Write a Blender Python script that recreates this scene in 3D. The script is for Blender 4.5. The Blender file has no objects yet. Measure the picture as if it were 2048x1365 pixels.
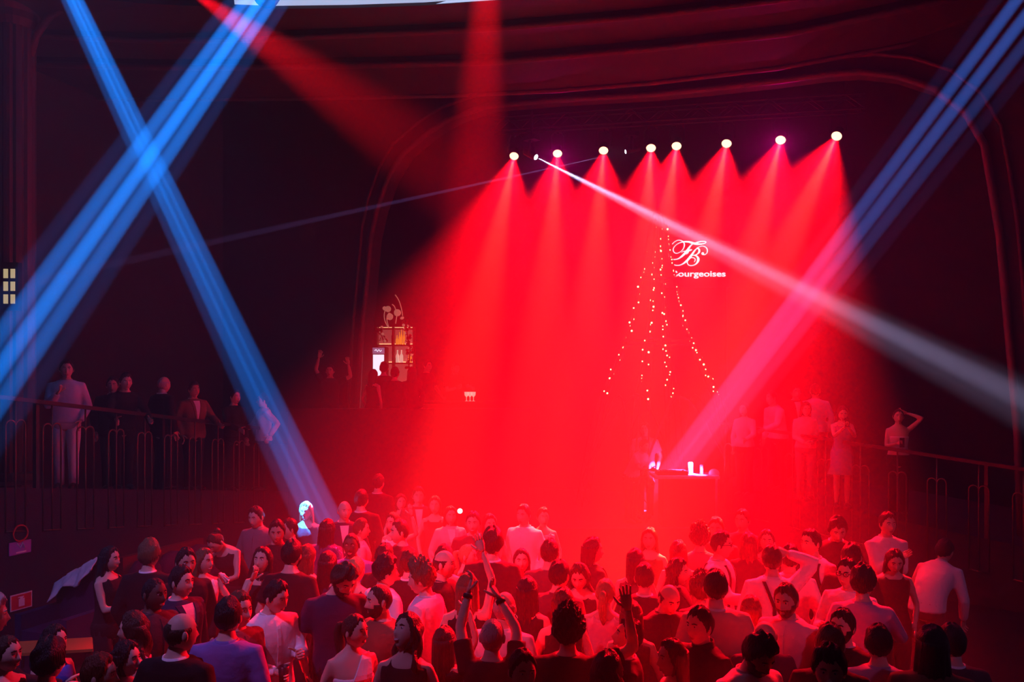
import bpy, bmesh, math, random
import numpy as np
from mathutils import Vector, Matrix, Euler

S = bpy.context.scene
C = S.collection
rnd = random.Random(7)

# ------------------------------------------------------------------ camera, haze, exposure
F = 1700.0; H0 = 760.0; EYE = 3.31; STZ = .7; BTZ = 1.9            # focal length in px, horizon row, eye height above dance floor
def P(px, py, Y):
    return Vector(((px - 1024) / F * Y, Y, EYE - (py - H0) / F * Y))
cd = bpy.data.cameras.new('camera'); cam = bpy.data.objects.new('camera', cd); C.objects.link(cam)
S.camera = cam
cam.location = (0, 0, EYE); cam.rotation_euler = (math.pi / 2, 0, 0)
cd.sensor_width = 36; cd.lens = 36 * F / 2048; cd.shift_y = (H0 - 682.5) / 2048; cd.clip_start = .05
S.view_settings.view_transform = 'Standard'; S.view_settings.look = 'None'
S.view_settings.exposure = 0; S.view_settings.gamma = 1; S.view_settings.use_curve_mapping = False
S.cycles.adaptive_threshold = .02; S.cycles.max_bounces = 3; S.cycles.diffuse_bounces = 2; S.cycles.glossy_bounces = 2
S.cycles.transmission_bounces = 3; S.cycles.volume_bounces = 0

w = bpy.data.worlds.new('club_haze'); S.world = w; w.use_nodes = True
w.node_tree.nodes['Background'].inputs[1].default_value = 0
vs = w.node_tree.nodes.new('ShaderNodeVolumeScatter')
vs.inputs['Density'].default_value = .02; vs.inputs['Anisotropy'].default_value = .3
w.node_tree.links.new(vs.outputs[0], w.node_tree.nodes['World Output'].inputs['Volume'])

# beam and lamp colours / powers (the lamps themselves are made by their fixtures further down)
BLUE = (.004, .21, 1.0); BLUE2 = (.05, .20, 1.0)
RED = (1.0, .0008, .007); WHITE = (.62, .54, 1.0); VIOLET = (.50, .25, 1.0); LAV = (.56, .27, .98); MAG = (.85, .0, .30)
PW = dict(A=3100000, B=6500000, C=3000000, D=85000, E=150000, F=38000, G=60000, PARCORE=60000, PAR=48000, SPILL=230, WASHL=1200, WASHR=200, WASHRED=120)

# ------------------------------------------------------------------ mesh helpers
class MB:
    def __init__(s): s.v = []; s.f = []; s.m = []
    def add(s, v, f, mi=0):
        b = len(s.v); s.v += [tuple(p) for p in v]
        for q in f: s.f.append(tuple(b + i for i in q)); s.m.append(mi)
    def box(s, a, b, mi=0, M=None):
        v = [Vector((x, y, z)) for x in (a[0], b[0]) for y in (a[1], b[1]) for z in (a[2], b[2])]
        if M is not None: v = [M @ p for p in v]
        s.add(v, [(0, 1, 3, 2), (4, 6, 7, 5), (0, 4, 5, 1), (2, 3, 7, 6), (0, 2, 6, 4), (1, 5, 7, 3)], mi)
    def rings(s, rings, mi=0, cap=True, close=True):
        n = len(rings[0]); v = [p for r in rings for p in r]; f = []
        for i in range(len(rings) - 1):
            for j in range(n if close else n - 1):
                k = (j + 1) % n
                f.append((i * n + j, i * n + k, (i + 1) * n + k, (i + 1) * n + j))
        if cap:
            f.append(tuple(range(n - 1, -1, -1))); f.append(tuple((len(rings) - 1) * n + j for j in range(n)))
        s.add(v, f, mi)
    def tube(s, pts, rad, n=8, mi=0, cap=True, up=None):
        pts = [Vector(p) for p in pts]
        if not isinstance(rad, (list, tuple)): rad = [rad] * len(pts)
        rings = []; u = Vector(up) if up is not None else None
        for i, p in enumerate(pts):
            d = (pts[min(i + 1, len(pts) - 1)] - pts[max(i - 1, 0)])
            d = d.normalized() if d.length > 1e-9 else Vector((0, 0, 1))
            if u is None: u = Vector((0, 0, 1)) if abs(d.z) < .9 else Vector((1, 0, 0))
            a = d.cross(u)
            if a.length < 1e-6: a = d.orthogonal()
            a.normalize(); u = a.cross(d).normalized()
            r = rad[i]; ra, rb = r if isinstance(r, (list, tuple)) else (r, r)
            rings.append([p + a * (ra * math.cos(t)) + u * (rb * math.sin(t)) for t in [2 * math.pi * k / n for k in range(n)]])
        s.rings(rings, mi, cap)
    def sphere(s, c, r, nu=10, nv=7, mi=0, M=None):
        r = r if isinstance(r, (list, tuple)) else (r, r, r); c = Vector(c); rings = []
        for i in range(1, nv):
            t = math.pi * i / nv
            rings.append([Vector((r[0] * math.sin(t) * math.cos(2 * math.pi * j / nu), r[1] * math.sin(t) * math.sin(2 * math.pi * j / nu), r[2] * math.cos(t))) for j in range(nu)])
        top = Vector((0, 0, r[2])); bot = Vector((0, 0, -r[2]))
        v = [top] + [p for q in rings for p in q] + [bot]
        v = [c + (M @ p if M is not None else p) for p in v]
        f = [(0, 1 + j, 1 + (j + 1) % nu) for j in range(nu)]
        for i in range(nv - 2):
            for j in range(nu):
                k = (j + 1) % nu; f.append((1 + i * nu + j, 1 + (i + 1) * nu + j, 1 + (i + 1) * nu + k, 1 + i * nu + k))
        l = len(v) - 1; b = 1 + (nv - 2) * nu
        f += [(l, b + (j + 1) % nu, b + j) for j in range(nu)]
        s.add(v, f, mi)
    def lathe(s, prof, n=12, c=(0, 0, 0), mi=0, M=None):
        c = Vector(c)
        rs = [[(M @ Vector((r * math.cos(2 * math.pi * j / n), r * math.sin(2 * math.pi * j / n), z)) if M is not None else
                Vector((r * math.cos(2 * math.pi * j / n), r * math.sin(2 * math.pi * j / n), z))) + c for j in range(n)] for r, z in prof]
        s.rings(rs, mi)
    def mesh(s, name, mats=(), smooth=True):
        me = bpy.data.meshes.new(name); me.from_pydata(s.v, [], s.f)
        for m in mats: me.materials.append(m)
        if any(s.m): me.polygons.foreach_set('material_index', s.m)
        bm = bmesh.new(); bm.from_mesh(me); bmesh.ops.recalc_face_normals(bm, faces=bm.faces); bm.to_mesh(me); bm.free()
        if smooth: me.polygons.foreach_set('use_smooth', [True] * len(me.polygons))
        me.update(); return me
    def build(s, name, mat, parent=None, smooth=False, loc=None):
        o = bpy.data.objects.new(name, s.mesh(name, mat if isinstance(mat, (list, tuple)) else [mat], smooth)); C.objects.link(o)
        if parent is not None: o.parent = parent
        if loc is not None: o.location = loc
        return o
def tag(o, label=None, cat=None, group=None, kind=None):
    if label: o['label'] = label
    if cat: o['category'] = cat
    if group: o['group'] = group
    if kind: o['kind'] = kind
    return o
def empty(name, loc=(0, 0, 0), rz=0):
    o = bpy.data.objects.new(name, None); C.objects.link(o); o.location = loc; o.rotation_euler = (0, 0, rz)
    o.empty_display_size = .1; return o
def struct(o): o['kind'] = 'structure'; return o
def copy_tree(o, parent=None):
    c = o.copy(); C.objects.link(c); c.parent = parent
    for ch in list(o.children): copy_tree(ch, c)
    return c

# ------------------------------------------------------------------ materials
def mat(name, col, rough=.7, metal=0, bump=0, bscale=30, var=0, vscale=4, spec=.3, emit=None, estr=0, alpha=1):
    m = bpy.data.materials.new(name); m.use_nodes = True; nt = m.node_tree; b = nt.nodes['Principled BSDF']
    b.inputs['Base Color'].default_value = (*col, 1); b.inputs['Roughness'].default_value = rough
    b.inputs['Metallic'].default_value = metal; b.inputs['Specular IOR Level'].default_value = spec
    if emit is not None:
        b.inputs['Emission Color'].default_value = (*emit, 1); b.inputs['Emission Strength'].default_value = estr
        m.cycles.emission_sampling = 'NONE'
    if bump or var:
        tc = nt.nodes.new('ShaderNodeTexCoord')
    if bump:
        n = nt.nodes.new('ShaderNodeTexNoise'); n.inputs['Scale'].default_value = bscale; n.inputs['Detail'].default_value = 3
        bp = nt.nodes.new('ShaderNodeBump'); bp.inputs['Strength'].default_value = bump; bp.inputs['Distance'].default_value = .02
        nt.links.new(tc.outputs['Object'], n.inputs['Vector']); nt.links.new(n.outputs['Fac'], bp.inputs['Height']); nt.links.new(bp.outputs['Normal'], b.inputs['Normal'])
    if var:
        n2 = nt.nodes.new('ShaderNodeTexNoise'); n2.inputs['Scale'].default_value = vscale; n2.inputs['Detail'].default_value = 4
        mx = nt.nodes.new('ShaderNodeMixRGB'); mx.inputs[1].default_value = (*[c * (1 - var) for c in col], 1); mx.inputs[2].default_value = (*[min(1, c * (1 + var)) for c in col], 1)
        nt.links.new(tc.outputs['Object'], n2.inputs['Vector']); nt.links.new(n2.outputs['Fac'], mx.inputs[0]); nt.links.new(mx.outputs[0], b.inputs['Base Color'])
    return m
M_wall = mat('dark_plaster', (.045, .03, .035), .8, bump=.15, bscale=8, var=.25)
M_trim = mat('dark_moulding', (.10, .06, .06), .5)
M_floor = mat('dance_floor', (.03, .02, .022), .35, bump=.1, bscale=20, var=.3)
M_plat = mat('gallery_carpet', (.035, .025, .035), .9, bump=.2, bscale=60)
M_black = mat('black_metal', (.02, .02, .022), .45, .2)
M_rail = mat('bronze_rail', (.16, .09, .06), .4, .6)
M_handrail = mat('dark_handrail', (.02, .015, .02), .4)
M_glass = mat('bottle_glass', (.25, .10, .03), .1, spec=.6)
M_panel = mat('lit_ceiling_ring', (.3, .3, .35), .6, emit=(.52, .66, 1.0), estr=.85)
M_lens_red = mat('red_lens', (.2, .02, .02), .2, emit=(1, .62, .35), estr=3.0)
M_lens_blue = mat('beam_lens', (.2, .2, .3), .2, emit=(.8, .85, 1), estr=6.0)
M_bulb = mat('warm_bulb', (.3, .2, .1), .3, emit=(1, .72, .30), estr=5.0)
M_tower = mat('tower_steel', (.05, .03, .03), .5, .4)
M_white_sign = mat('white_light_print', (.5, .5, .5), .5, emit=(1, .93, 1), estr=1.6)
M_sofa = mat('purple_sofa', (.05, .02, .07), .85, bump=.2, bscale=40)
M_sofaback = mat('red_wall_pad', (.16, .03, .03), .8, bump=.2, bscale=30)

# ------------------------------------------------------------------ room shell
A1 = Vector((-2.89, 17.6)); A2 = Vector((7.49, 12.6))            # the proscenium stands on this line
AD = (A2 - A1).normalized(); AN = Vector((-AD.y, AD.x))          # along the wall, and away from the hall
def on_arch(px, py, off=0):                                       # the pixel's point on the proscenium plane
    o = A1 + AN * off; r = Vector(((px - 1024) / F, 1.0))
    t = (o.dot(AN)) / r.dot(AN)
    return P(px, py, t)
def prism_poly(pts, z0, z1):                                      # z1 may be a function of (x, y)
    m = MB(); n = len(pts); zt = z1 if callable(z1) else (lambda x, y: z1)
    m.add([(x, y, z0) for x, y in pts] + [(x, y, zt(x, y)) for x, y in pts],
          [tuple(range(n - 1, -1, -1)), tuple(range(n, 2 * n))] + [(i, (i + 1) % n, n + (i + 1) % n, n + i) for i in range(n)])
    return m
def wall(name, a, b, z0, z1, th=.2, mat_=None):
    a = Vector(a); b = Vector(b); d = (b - a).normalized(); n = Vector((-d.y, d.x)) * th
    m = prism_poly([tuple(a), tuple(b), tuple(b + n), tuple(a + n)], z0, z1)
    return struct(m.build(name, mat_ or M_wall))
m = MB(); m.box((-14, -5, -.2), (12, 25, 0)); struct(m.build('floor', M_floor))
m = MB(); m.box((-14, -5, 15.0), (12, 25, 15.2)); struct(m.build('ceiling', M_wall))
WL0 = (-12.6, 3.6); WL1 = (-6.6, 19.4)
wall('wall_left', WL0, WL1, 0, 15.0)
wall('wall_rear_left', (-12.6, -4.5), WL0, 0, 15.0)
wall('wall_right', (10.2, 11.3), (10.2, -4.5), 0, 15.0)
wall('wall_rear', (10.2, -4.5), (-12.6, -4.5), 0, 15.0)
BK0 = A1 + AN * 5.2 - AD * 4.4; BK1 = A2 + AN * 5.2 + AD * 3.2
wall('wall_back', tuple(BK0), tuple(BK1), 0, 15.0)
wall('wall_stage_left', WL1, tuple(BK0), 0, 15.0)
wall('wall_stage_right', tuple(BK1), (10.2, 11.3), 0, 15.0)
# proscenium wall with its arched opening
L3 = [(712, 1000), (716, 860), (724, 700), (744, 480), (757, 420), (778, 360), (808, 310), (858, 268), (904, 239), (976, 214), (1113, 202), (1300, 191), (1430, 178), (1556, 164), (1650, 151), (1720, 146),
      (1793, 154), (1870, 179), (1930, 225), (1968, 290), (1984, 380), (2000, 480), (2018, 680), (2035, 870), (2046, 1100)]
inner = [on_arch(*q) for q in L3]
inner[0].z = 0; inner[-1].z = 0
m = MB(); outer = []
lo = A1 - AD * 4.1; hi = A2 + AD * 3.0
u0 = (lo - A1).dot(AD); u1 = (hi - A1).dot(AD)
uv = [((p.xy - A1).dot(AD), p.z) for p in inner]
n = len(uv)
for i, (u, z) in enumerate(uv):
    if i <= 4: o = (u0, z if i else 0)
    elif i >= n - 5: o = (u1, z if i < n - 1 else 0)
    else:
        k = (i - 4) / (n - 9); o = (u0 + (u1 - u0) * k, 15.0)
    outer.append(o)
outer[4] = (u0, 15.0); outer[n - 5] = (u1, 15.0)
W3 = lambda u, z, off: Vector((*(A1 + AD * u + AN * off), z))
for off in (0, .35):
    v = [W3(u, z, off) for u, z in uv] + [W3(u, z, off) for u, z in outer]
    m.add(v, [(i, i + 1, n + i + 1, n + i) for i in range(n - 1)])
m.add([W3(u, z, 0) for u, z in uv] + [W3(u, z, .35) for u, z in uv], [(i, i + 1, n + i + 1, n + i) for i in range(n - 1)])
struct(m.build('wall_proscenium', M_wall))
def sweep(name, pts, w_, h_, mt, n=8):
    m = MB(); m.tube(pts, [(h_, w_)] * len(pts), n, up=(0, 0, 1)); return struct(m.build(name, mt, smooth=True))
sweep('trim_1', [p + Vector((*(-AN * .06), 0)) for p in inner], .06, .06, M_trim)
sweep('trim_2', [W3(u, z, -.05) for u, z in [(uu * 1.0 + (.22 if i > n / 2 else -.22), zz + .25) for i, (uu, zz) in enumerate(uv[1:-1])]], .035, .035, M_trim)
# stepped ceiling cove sweeping over the hall, with its mouldings
L1 = [(-300, 40), (0, 68), (300, 80), (500, 78), (780, 66), (1000, 55), (1300, 30), (1550, 0), (1800, -40), (2200, -120)]
L2 = [(-300, 110), (0, 125), (300, 133), (500, 133), (800, 128), (1000, 122), (1300, 96), (1574, 66), (1775, 24), (2200, -70)]
LA = [(-300, 175), (0, 190), (300, 198), (600, 196), (900, 190), (1113, 180), (1300, 165), (1556, 135), (1775, 95), (2200, 20)]
L0 = [(-300, -60), (0, -20), (300, 8), (545, 18), (700, 16), (850, 11), (1010, 0), (1300, -36), (1800, -130), (2200, -220)]
def curve3(L, Ya, Yb): return [P(px, py, Ya + (Yb - Ya) * (px + 300) / 2500) for px, py in L]
C0 = curve3(L0, 12.0, 10.4); C1 = curve3(L1, 13.2, 11.2); C2 = curve3(L2, 14.9, 12.0); C3 = curve3(LA, 17.0, 12.6)
m = MB()
C2l = [p + Vector((0, 0, .12)) for p in C2]; C1l = [p + Vector((0, 0, .10)) for p in C1]; C0u = [Vector((p.x, p.y + .1, 15.0)) for p in C0]; C3u = [p + Vector((0, .6, 1.6)) for p in C3]
m.rings([C3u, C3, C2, C2l, C1, C1l, C0, C0u], cap=False, close=False)
struct(m.build('ceiling_cove', M_wall, smooth=False))
sweep('trim_3', [p + Vector((0, -.02, -.02)) for p in C1], .045, .05, M_trim)
sweep('trim_4', [p + Vector((0, -.02, -.02)) for p in C2], .055, .06, M_trim)
sweep('trim_5', [p + Vector((0, -.02, -.02)) for p in C3], .04, .05, M_trim)
# lit ring of the ceiling dome, only its lower rim looks into the picture
m = MB(); ring = [P(px, py - 3, 11.6 - .7 * (px - 300) / 1000) for px, py in [(470, 13), (545, 16), (700, 14), (850, 9), (1010, -2), (1150, -16)]]
m.rings([[p + Vector((0, -.02, 0)) for p in ring], [p + Vector((0, -.15, .55)) for p in ring], [p + Vector((0, .08, .55)) for p in ring], [p + Vector((0, .05, 0)) for p in ring]], close=False, cap=False)
o = m.build('ceiling_light_ring', M_panel, smooth=True)
tag(o, 'curved pale blue luminous rim of the ceiling dome at the top edge', 'ceiling light')

# tiers: left gallery ramp, right gallery ramp, rear bar tier, stage
fzL = lambda x, y: 1.80 - .14 * (y - 11.75)
fzR = lambda x, y: 1.20 + .14 * (y - 13.9)
RL0 = Vector((-7.15, 8.0)); RL1 = Vector((-4.27, 15.3))
RLd = (RL1 - RL0).normalized()
RR0 = Vector((3.79, 15.5)); RR1 = Vector((8.3, 11.0))
RRd = (RR1 - RR0).normalized()
def gallery(name, pts, fz): return struct(prism_poly(pts, 0, fz).build(name, M_plat))
gallery('floor_gallery_left', [tuple(RL0), tuple(RL1), (-4.27, 16.2), (-6.9, 18.6), (-11.6, 6.1)], fzL)
gallery('floor_gallery_right', [tuple(RR0), tuple(RR0 + Vector((1.2, 1.4))), (9.9, 12.4), (10.1, 11.0), tuple(RR1)], fzR)
gallery('floor_bar_tier', [(-4.27, 16.22), (.3, 16.22), (.3, 20.8), (-5.3, 22.6), (-6.5, 19.8), (-6.5, 18.7)], lambda x, y: BTZ)
m = MB(); m.box((-4.27, 16.2, 0), (.32, 16.34, BTZ + .80)); m.box((-4.3, 16.14, BTZ + .80), (.34, 16.4, BTZ + .86)); struct(m.build('wall_parapet', M_wall))
gallery('floor_stage', [(.32, 14.9), (3.77, 14.9), (3.77, 15.5), (5.6, 17.2), (4.9, 19.0), (.32, 20.7)], lambda x, y: STZ)

# ------------------------------------------------------------------ railings
def railing(p0, p1, fz, pitch, up, down, label, posts, start=0.0):
    d = (p1 - p0); L = d.length; d = d.normalized(); ang = math.atan2(d.y, d.x)
    root = empty('railing', (p0.x, p0.y, fz(*p0))); tag(root, label, 'railing')
    slope = (fz(*p1) - fz(*p0)) / L
    m = MB(); hw = .03
    a = Vector((0, 0, 1.10)); b = Vector((d.x * L, d.y * L, 1.10 + slope * L)); nrm = Vector((-d.y, d.x, 0)) * .045; u = Vector((0, 0, .025))
    m.rings([[q + nrm + u, q - nrm + u, q - nrm - u, q + nrm - u] for q in (a, b)]); m.build('handrail', M_handrail, root)
    bm_ = MB(); W = .135; r = .012                                # one baluster: a tall middle bar with a hoop on each side
    for s in (-1, 1):
        arc = [(s * W, 0, -down), (s * W, 0, up - W * .5)] + [(s * (W / 2 + W / 2 * math.cos(t)), 0, up - W * .5 + W * .5 * math.sin(t)) for t in [math.pi * k / 6 for k in range(1, 6)]] + [(s * .006, 0, up - W * .5)]
        bm_.tube(arc, r, 6)
    bm_.tube([(0, 0, -down), (0, 0, 1.08)], r, 6)
    bm_.tube([(-W, 0, -down - slope * W), (W, 0, -down + slope * W)], r, 6)
    me = bm_.mesh('baluster', [M_rail])
    k = start
    while k < L:
        o = bpy.data.objects.new('baluster', me); C.objects.link(o); o.parent = root
        o.location = (d.x * k, d.y * k, slope * k); o.rotation_euler = (0, 0, ang); k += pitch
    for t in posts:
        m = MB(); m.box((-.025, -.03, -.1), (.025, .03, 1.09)); o = m.build('post', M_handrail, root); o.location = (d.x * t + -d.y * .05, d.y * t + d.x * .05, slope * t); o.rotation_euler = (0, 0, ang)
    return root
railing(RL0, RL1, fzL, .52, .84, .54, 'gallery railing of bronze double hoops sloping along the left side', (.2, 3.05, 5.2, 7.6), .12)
railing(RR0, RR1, fzR, .58, .76, .50, 'gallery railing of bronze double hoops in front of the sequin dress', (.1, 2.2, 4.4, 6.2), .25)

# ------------------------------------------------------------------ lamps
def spot(parent, a, b, col, E_, size, blend, r, M0):
    l = bpy.data.lights.new('beam', 'SPOT'); l.color = col; l.energy = E_; l.spot_size = math.radians(size); l.spot_blend = blend; l.shadow_soft_size = r
    o = bpy.data.objects.new('beam', l); C.objects.link(o); o.parent = parent
    o.location = a - M0; o.rotation_euler = (b - a).to_track_quat('-Z', 'Y').to_euler(); return o
def moving_head(a, b, label, beams, r=.09, hang=None, lens=None, par=False, sc=1.0, group=None):
    """lens centre a, aimed at b; beams: list of (offset_start, offset_end, colour, power, cone deg, blend, radius)"""
    d = (b - a).normalized(); root = empty('par_light' if par else 'moving_head_light', a); tag(root, label, 'stage light', group)
    R = d.to_track_quat('Z', 'Y').to_matrix()
    m = MB()
    if par: m.lathe([(r * .8, -.22 * sc), (r * .95, -.20 * sc), (r * 1.12, -.03), (r * 1.12, .0), (r * 1.0, .0), (r * 1.0, -.02), (0.001, -.02)], 20, M=R)
    else: m.lathe([(r * .6, -.42 * sc), (r * 1.1, -.38 * sc), (r * 1.25, -.2 * sc), (r * 1.25, -.05), (r * 1.1, -.01), (r * 1.0, -.01), (r * 1.0, -.03), (0.001, -.03)], 16, M=R)
    m.build('head', M_black, root, smooth=False)
    m = MB(); m.lathe([(r * .98, -.018), (r * .9, -.010), (r * .5, -.004), (.001, -.002)], 20, M=R); m.build('lens', lens or M_lens_blue, root, smooth=True)
    side = d.cross(Vector((0, 0, 1)));  side = side.normalized() if side.length > 1e-4 else Vector((1, 0, 0))
    c = -d * .16 * sc; top = Vector((c.x, c.y, c.z + .34 * sc))
    m = MB(); w_ = r * 1.45
    m.tube([c + side * w_, c + side * w_ + Vector((0, 0, .26 * sc)), top + side * w_ * .6, top - side * w_ * .6, c - side * w_ + Vector((0, 0, .26 * sc)), c - side * w_], [(.012, .03)] * 6, 6); m.build('yoke', M_black, root)
    m = MB()
    if not par:
        for s in (0,): m.box((-.16 * sc, -.12 * sc, 0), (.16 * sc, .12 * sc, .11 * sc), M=Matrix.Translation(top) @ Matrix.Rotation(math.atan2(d.y, d.x), 4, 'Z'))
        m.build('base', M_black, root)
    zt = (hang if hang is not None else 15.0) - a.z
    m = MB(); m.tube([top, (top.x, top.y, zt)], .022, 8); m.build('hanging_pipe', M_black, root)
    view = ((a + b) / 2 - cam.location).normalized(); sd = d.cross(view).normalized()
    for (o0, o1, col, E_, size, bl, rr) in beams:
        spot(root, a + sd * o0 + d * .02, b + sd * o1, col, E_, size, bl, rr, a)
    return root
def fan(label, apex, aim, n_, pitch, cone, col, E_, gains, par_sep=0.0, r=.16, sc=1.2):
    """a beam head whose prism splits the light into a fan of narrow beams (pitch and cone in degrees)"""
    L = (aim - apex).length; k = (n_ - 1) / 2
    return moving_head(apex, aim, label, [((i - k) * par_sep, (i - k) * (par_sep + L * math.tan(math.radians(pitch))), col, E_ * g, cone, .55, .012) for i, g in enumerate(gains)], r, sc=sc)
AIM_A = P(632, 1034, 11.38)
fan('moving head high over the left gallery beaming blue onto the strap dress', P(-260, -859, 11.2), AIM_A, 4, .56, .42, BLUE, PW['A'], (.25, 1, 1, .8))
fan('moving head high in the dome throwing the broad blue beam to the lower left', P(1211, -980, 9.8), P(-51, 810, 8.4), 5, .86, .86, BLUE, PW['B'], (.07, .8, 1.5, .8, .07))
fan('moving head past the upper right corner throwing blue beams to the stage', P(2060, 20, 8.5) + (P(2060, 20, 8.5) - P(1362, 932, 15.4)) * .9, P(1362, 932, 15.4), 5, .0, .62, BLUE2, PW['C'], (.07, 1, 1, .4, .06), .165)
HZ = 8.4
a, b = P(1073, 315, 16.0), P(1600, 582, 13)
moving_head(a, b, 'moving head on the stage truss throwing the wide white beam to the right', [(0, 0, WHITE, PW['D'], 5.2, .9, .006), (.0, .04, WHITE, PW['D'] * 3.6, 2.6, 1, .006)], .055, hang=HZ, sc=.8)
a, b = P(1250, 304, 16.5), P(400, 490, 14.6)
moving_head(a, b, 'moving head on the stage truss throwing a thin violet beam to the left', [(0, 0, VIOLET, PW['E'], .5, .4, .004)], .04, hang=HZ, sc=.8)
a, b = P(352, -40, 9), P(850, 310, 14)
moving_head(a, b, 'red wash light above the left gallery shining a soft red shaft', [(0, 0, RED, PW['F'], 18, 1, .02)], .12, lens=M_lens_red, par=True)
a, b = P(992, -330, 9.95), P(940, 560, 12.1)
moving_head(a, b, 'red wash light above the dome rim shining straight down', [(0, 0, RED, PW['G'], 15, 1, .02)], .12, lens=M_lens_red, par=True)
moving_head(P(528, -4, 10.6), P(420, 160, 9.4), 'unlit moving head hanging dark against the bright dome rim', [], .13, lens=M_black)
moving_head(P(432, -14, 10.9), P(470, 120, 9.6), 'small unlit moving head left of the bright dome rim', [], .08, sc=.7, lens=M_black)
PARS = [(1028, 313, 985, 520), (1115, 308, 1100, 520), (1207, 302, 1190, 520), (1302, 297, 1288, 520), (1353, 293, 1320, 520), (1453, 288, 1405, 520), (1561, 281, 1500, 520), (1673, 273, 1560, 520)]
NAMES = ['leftmost red stage lamp of the row under the truss', 'red stage lamp just right of the white beam head', 'third red stage lamp from the left of the row', 'left lamp of the close pair of red stage lamps',
         'right lamp of the close pair of red stage lamps', 'third red stage lamp from the right of the row', 'red stage lamp next to the rightmost of the row', 'rightmost and largest red stage lamp of the row']
for i_, ((x, y, tx, ty), nm) in enumerate(zip(PARS, NAMES)):
    Y = 17 - 2 * (x - 1028) / 650
    a = P(x, y, Y); b = P(tx, ty, Y - 2.3); zt = P(x, y - 42, Y).z
    moving_head(a, b, nm, [(0, 0, RED, PW['PAR'], 38, 1, .03), (0, 0, (1, .032, .012), PW['PARCORE'], 11, 1, .02)] + ([(0, 0, MAG, PW['SPILL'], 165, 1, .02)] if i_ in (1, 6) else []), .092, hang=zt, lens=M_lens_red, par=True, group='red lamps of the stage truss')  # two lamps also carry an added wide magenta light to tint the haze
# truss carrying them
t0 = P(985, 313 - 48, 17.13); t1 = P(1730, 273 - 52, 14.83)
troot = empty('lighting_truss', t0); tag(troot, 'dark lattice truss above the row of red stage lamps', 'truss')
dd = (t1 - t0); nn = dd.cross(Vector((0, 0, 1))).normalized() * .13
for s in (-1, 1):
    for zz in (0, .26):
        m = MB(); m.tube([nn * s + Vector((0, 0, zz)), dd + nn * s + Vector((0, 0, zz))], .022, 8); m.build('chord', M_black, troot)
K = 22
me_b = None
for k in range(K):
    for s in (-1, 1):
        m = MB(); m.tube([dd * (k / K) + nn * s + Vector((0, 0, .26 * (k % 2))), dd * ((k + 1) / K) + nn * s + Vector((0, 0, .26 * ((k + 1) % 2)))], .012, 5); m.build('brace', M_black, troot)
for t in (.05, .5, .95):
    m = MB(); q = dd * t; m.tube([q + Vector((0, 0, .26)), Vector((q.x, q.y, 15.0 - t0.z))], .02, 6); m.build('hanger', M_black, troot)
# fill lamps added out of view over the front hall to brighten the crowd
def wash(a, b, label, col, E_, size, r=.12):
    moving_head(Vector(a), Vector(b), label, [(0, 0, col, E_, size, 1, r)], .12, par=True, lens=M_lens_red if col == RED else M_lens_blue)
wash((-3.6, 3.4, 8.4), (-2.7, 8.0, 1.3), 'lavender wash lamp high over the near left of the hall', LAV, PW['WASHL'], 58)
wash((4.8, 1.5, 7.0), (3.0, 8.2, 1.3), 'lavender wash lamp high over the near right of the hall', LAV, PW['WASHR'], 42)
wash((-1.0, 3.0, 8.2), (1.6, 9.0, 1.4), 'red wash lamp high over the middle of the dance floor', RED, PW['WASHRED'], 60)

# ------------------------------------------------------------------ stage: tower of string lights, sign, booth
TY = 17.0; tc = P(1316, 1025, TY); tc.z = STZ
troot = empty('light_tower', tc, math.radians(20)); tag(troot, 'tall four legged lattice tower outlined with warm string lights on the stage', 'tower')
ZT = [(1025, 1.75), (900, 1.52), (800, 1.28), (740, .98), (690, .74), (650, .60), (600, .46), (560, .37), (510, .27), (455, .19), (420, .06)]
prof = [(EYE - (y - H0) / F * TY - STZ, r) for y, r in ZT]
def trad(z):
    for (z0, r0), (z1, r1) in zip(prof, prof[1:]):
        if z0 <= z <= z1: return r0 + (r1 - r0) * (z - z0) / (z1 - z0)
    return prof[-1][1]
for k in range(4):
    an = math.pi / 4 + k * math.pi / 2; e = Vector((math.cos(an), math.sin(an), 0)); f1 = Vector((-math.sin(an), math.cos(an), 0))
    m = MB(); zs = [i * (prof[-1][0]) / 18 for i in range(19)]
    ch = []
    for q in (-1, 0, 1):
        pts = [e * (trad(z) - (.0 if q == 0 else .12 * trad(z))) + f1 * (q * .12 * trad(z)) + Vector((0, 0, z)) for z in zs]; ch.append(pts); m.tube(pts, .016, 5)
    for i in range(18):
        m.tube([ch[0][i], ch[1][i + 1]], .008, 4); m.tube([ch[2][i], ch[1][i + 1]], .008, 4)
    leg = m.build('leg', M_tower, troot)
    m = MB()
    z = 2.0 if k in (0, 3) else 2.3
    nb = 46 if k in (0, 3) else 30
    for i in range(nb):
        zz = 2.25 + (prof[-2][0] - 2.25) * (i + rnd.random()) / nb; rr = trad(zz)
        q = e * (rr * (1 - .14 * rnd.random())) + f1 * (rnd.uniform(-.12, .12) * rr) + Vector((0, 0, zz + rnd.uniform(-.03, .03)))
        s_ = rnd.uniform(.011, .021); m.sphere(q, s_, 5, 4)
    tag(m.build('string_lights', M_bulb, leg), 'warm white fairy light bulbs', kind='stuff')
for zz, wd in ((prof[4][0], 1.02), (prof[7][0], 1.04)):
    r = trad(zz) * wd; m = MB()
    cs = [Vector((r * math.cos(math.pi / 4 + k * math.pi / 2), r * math.sin(math.pi / 4 + k * math.pi / 2), zz)) for k in range(5)]
    for k in range(4): m.tube([cs[k], cs[k + 1]], .022, 6); m.tube([cs[k] + Vector((0, 0, .1)), cs[k + 1] + Vector((0, 0, .1))], .018, 6)
    m.build('platform', M_tower, troot)
m = MB(); r = trad(1.9)
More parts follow.
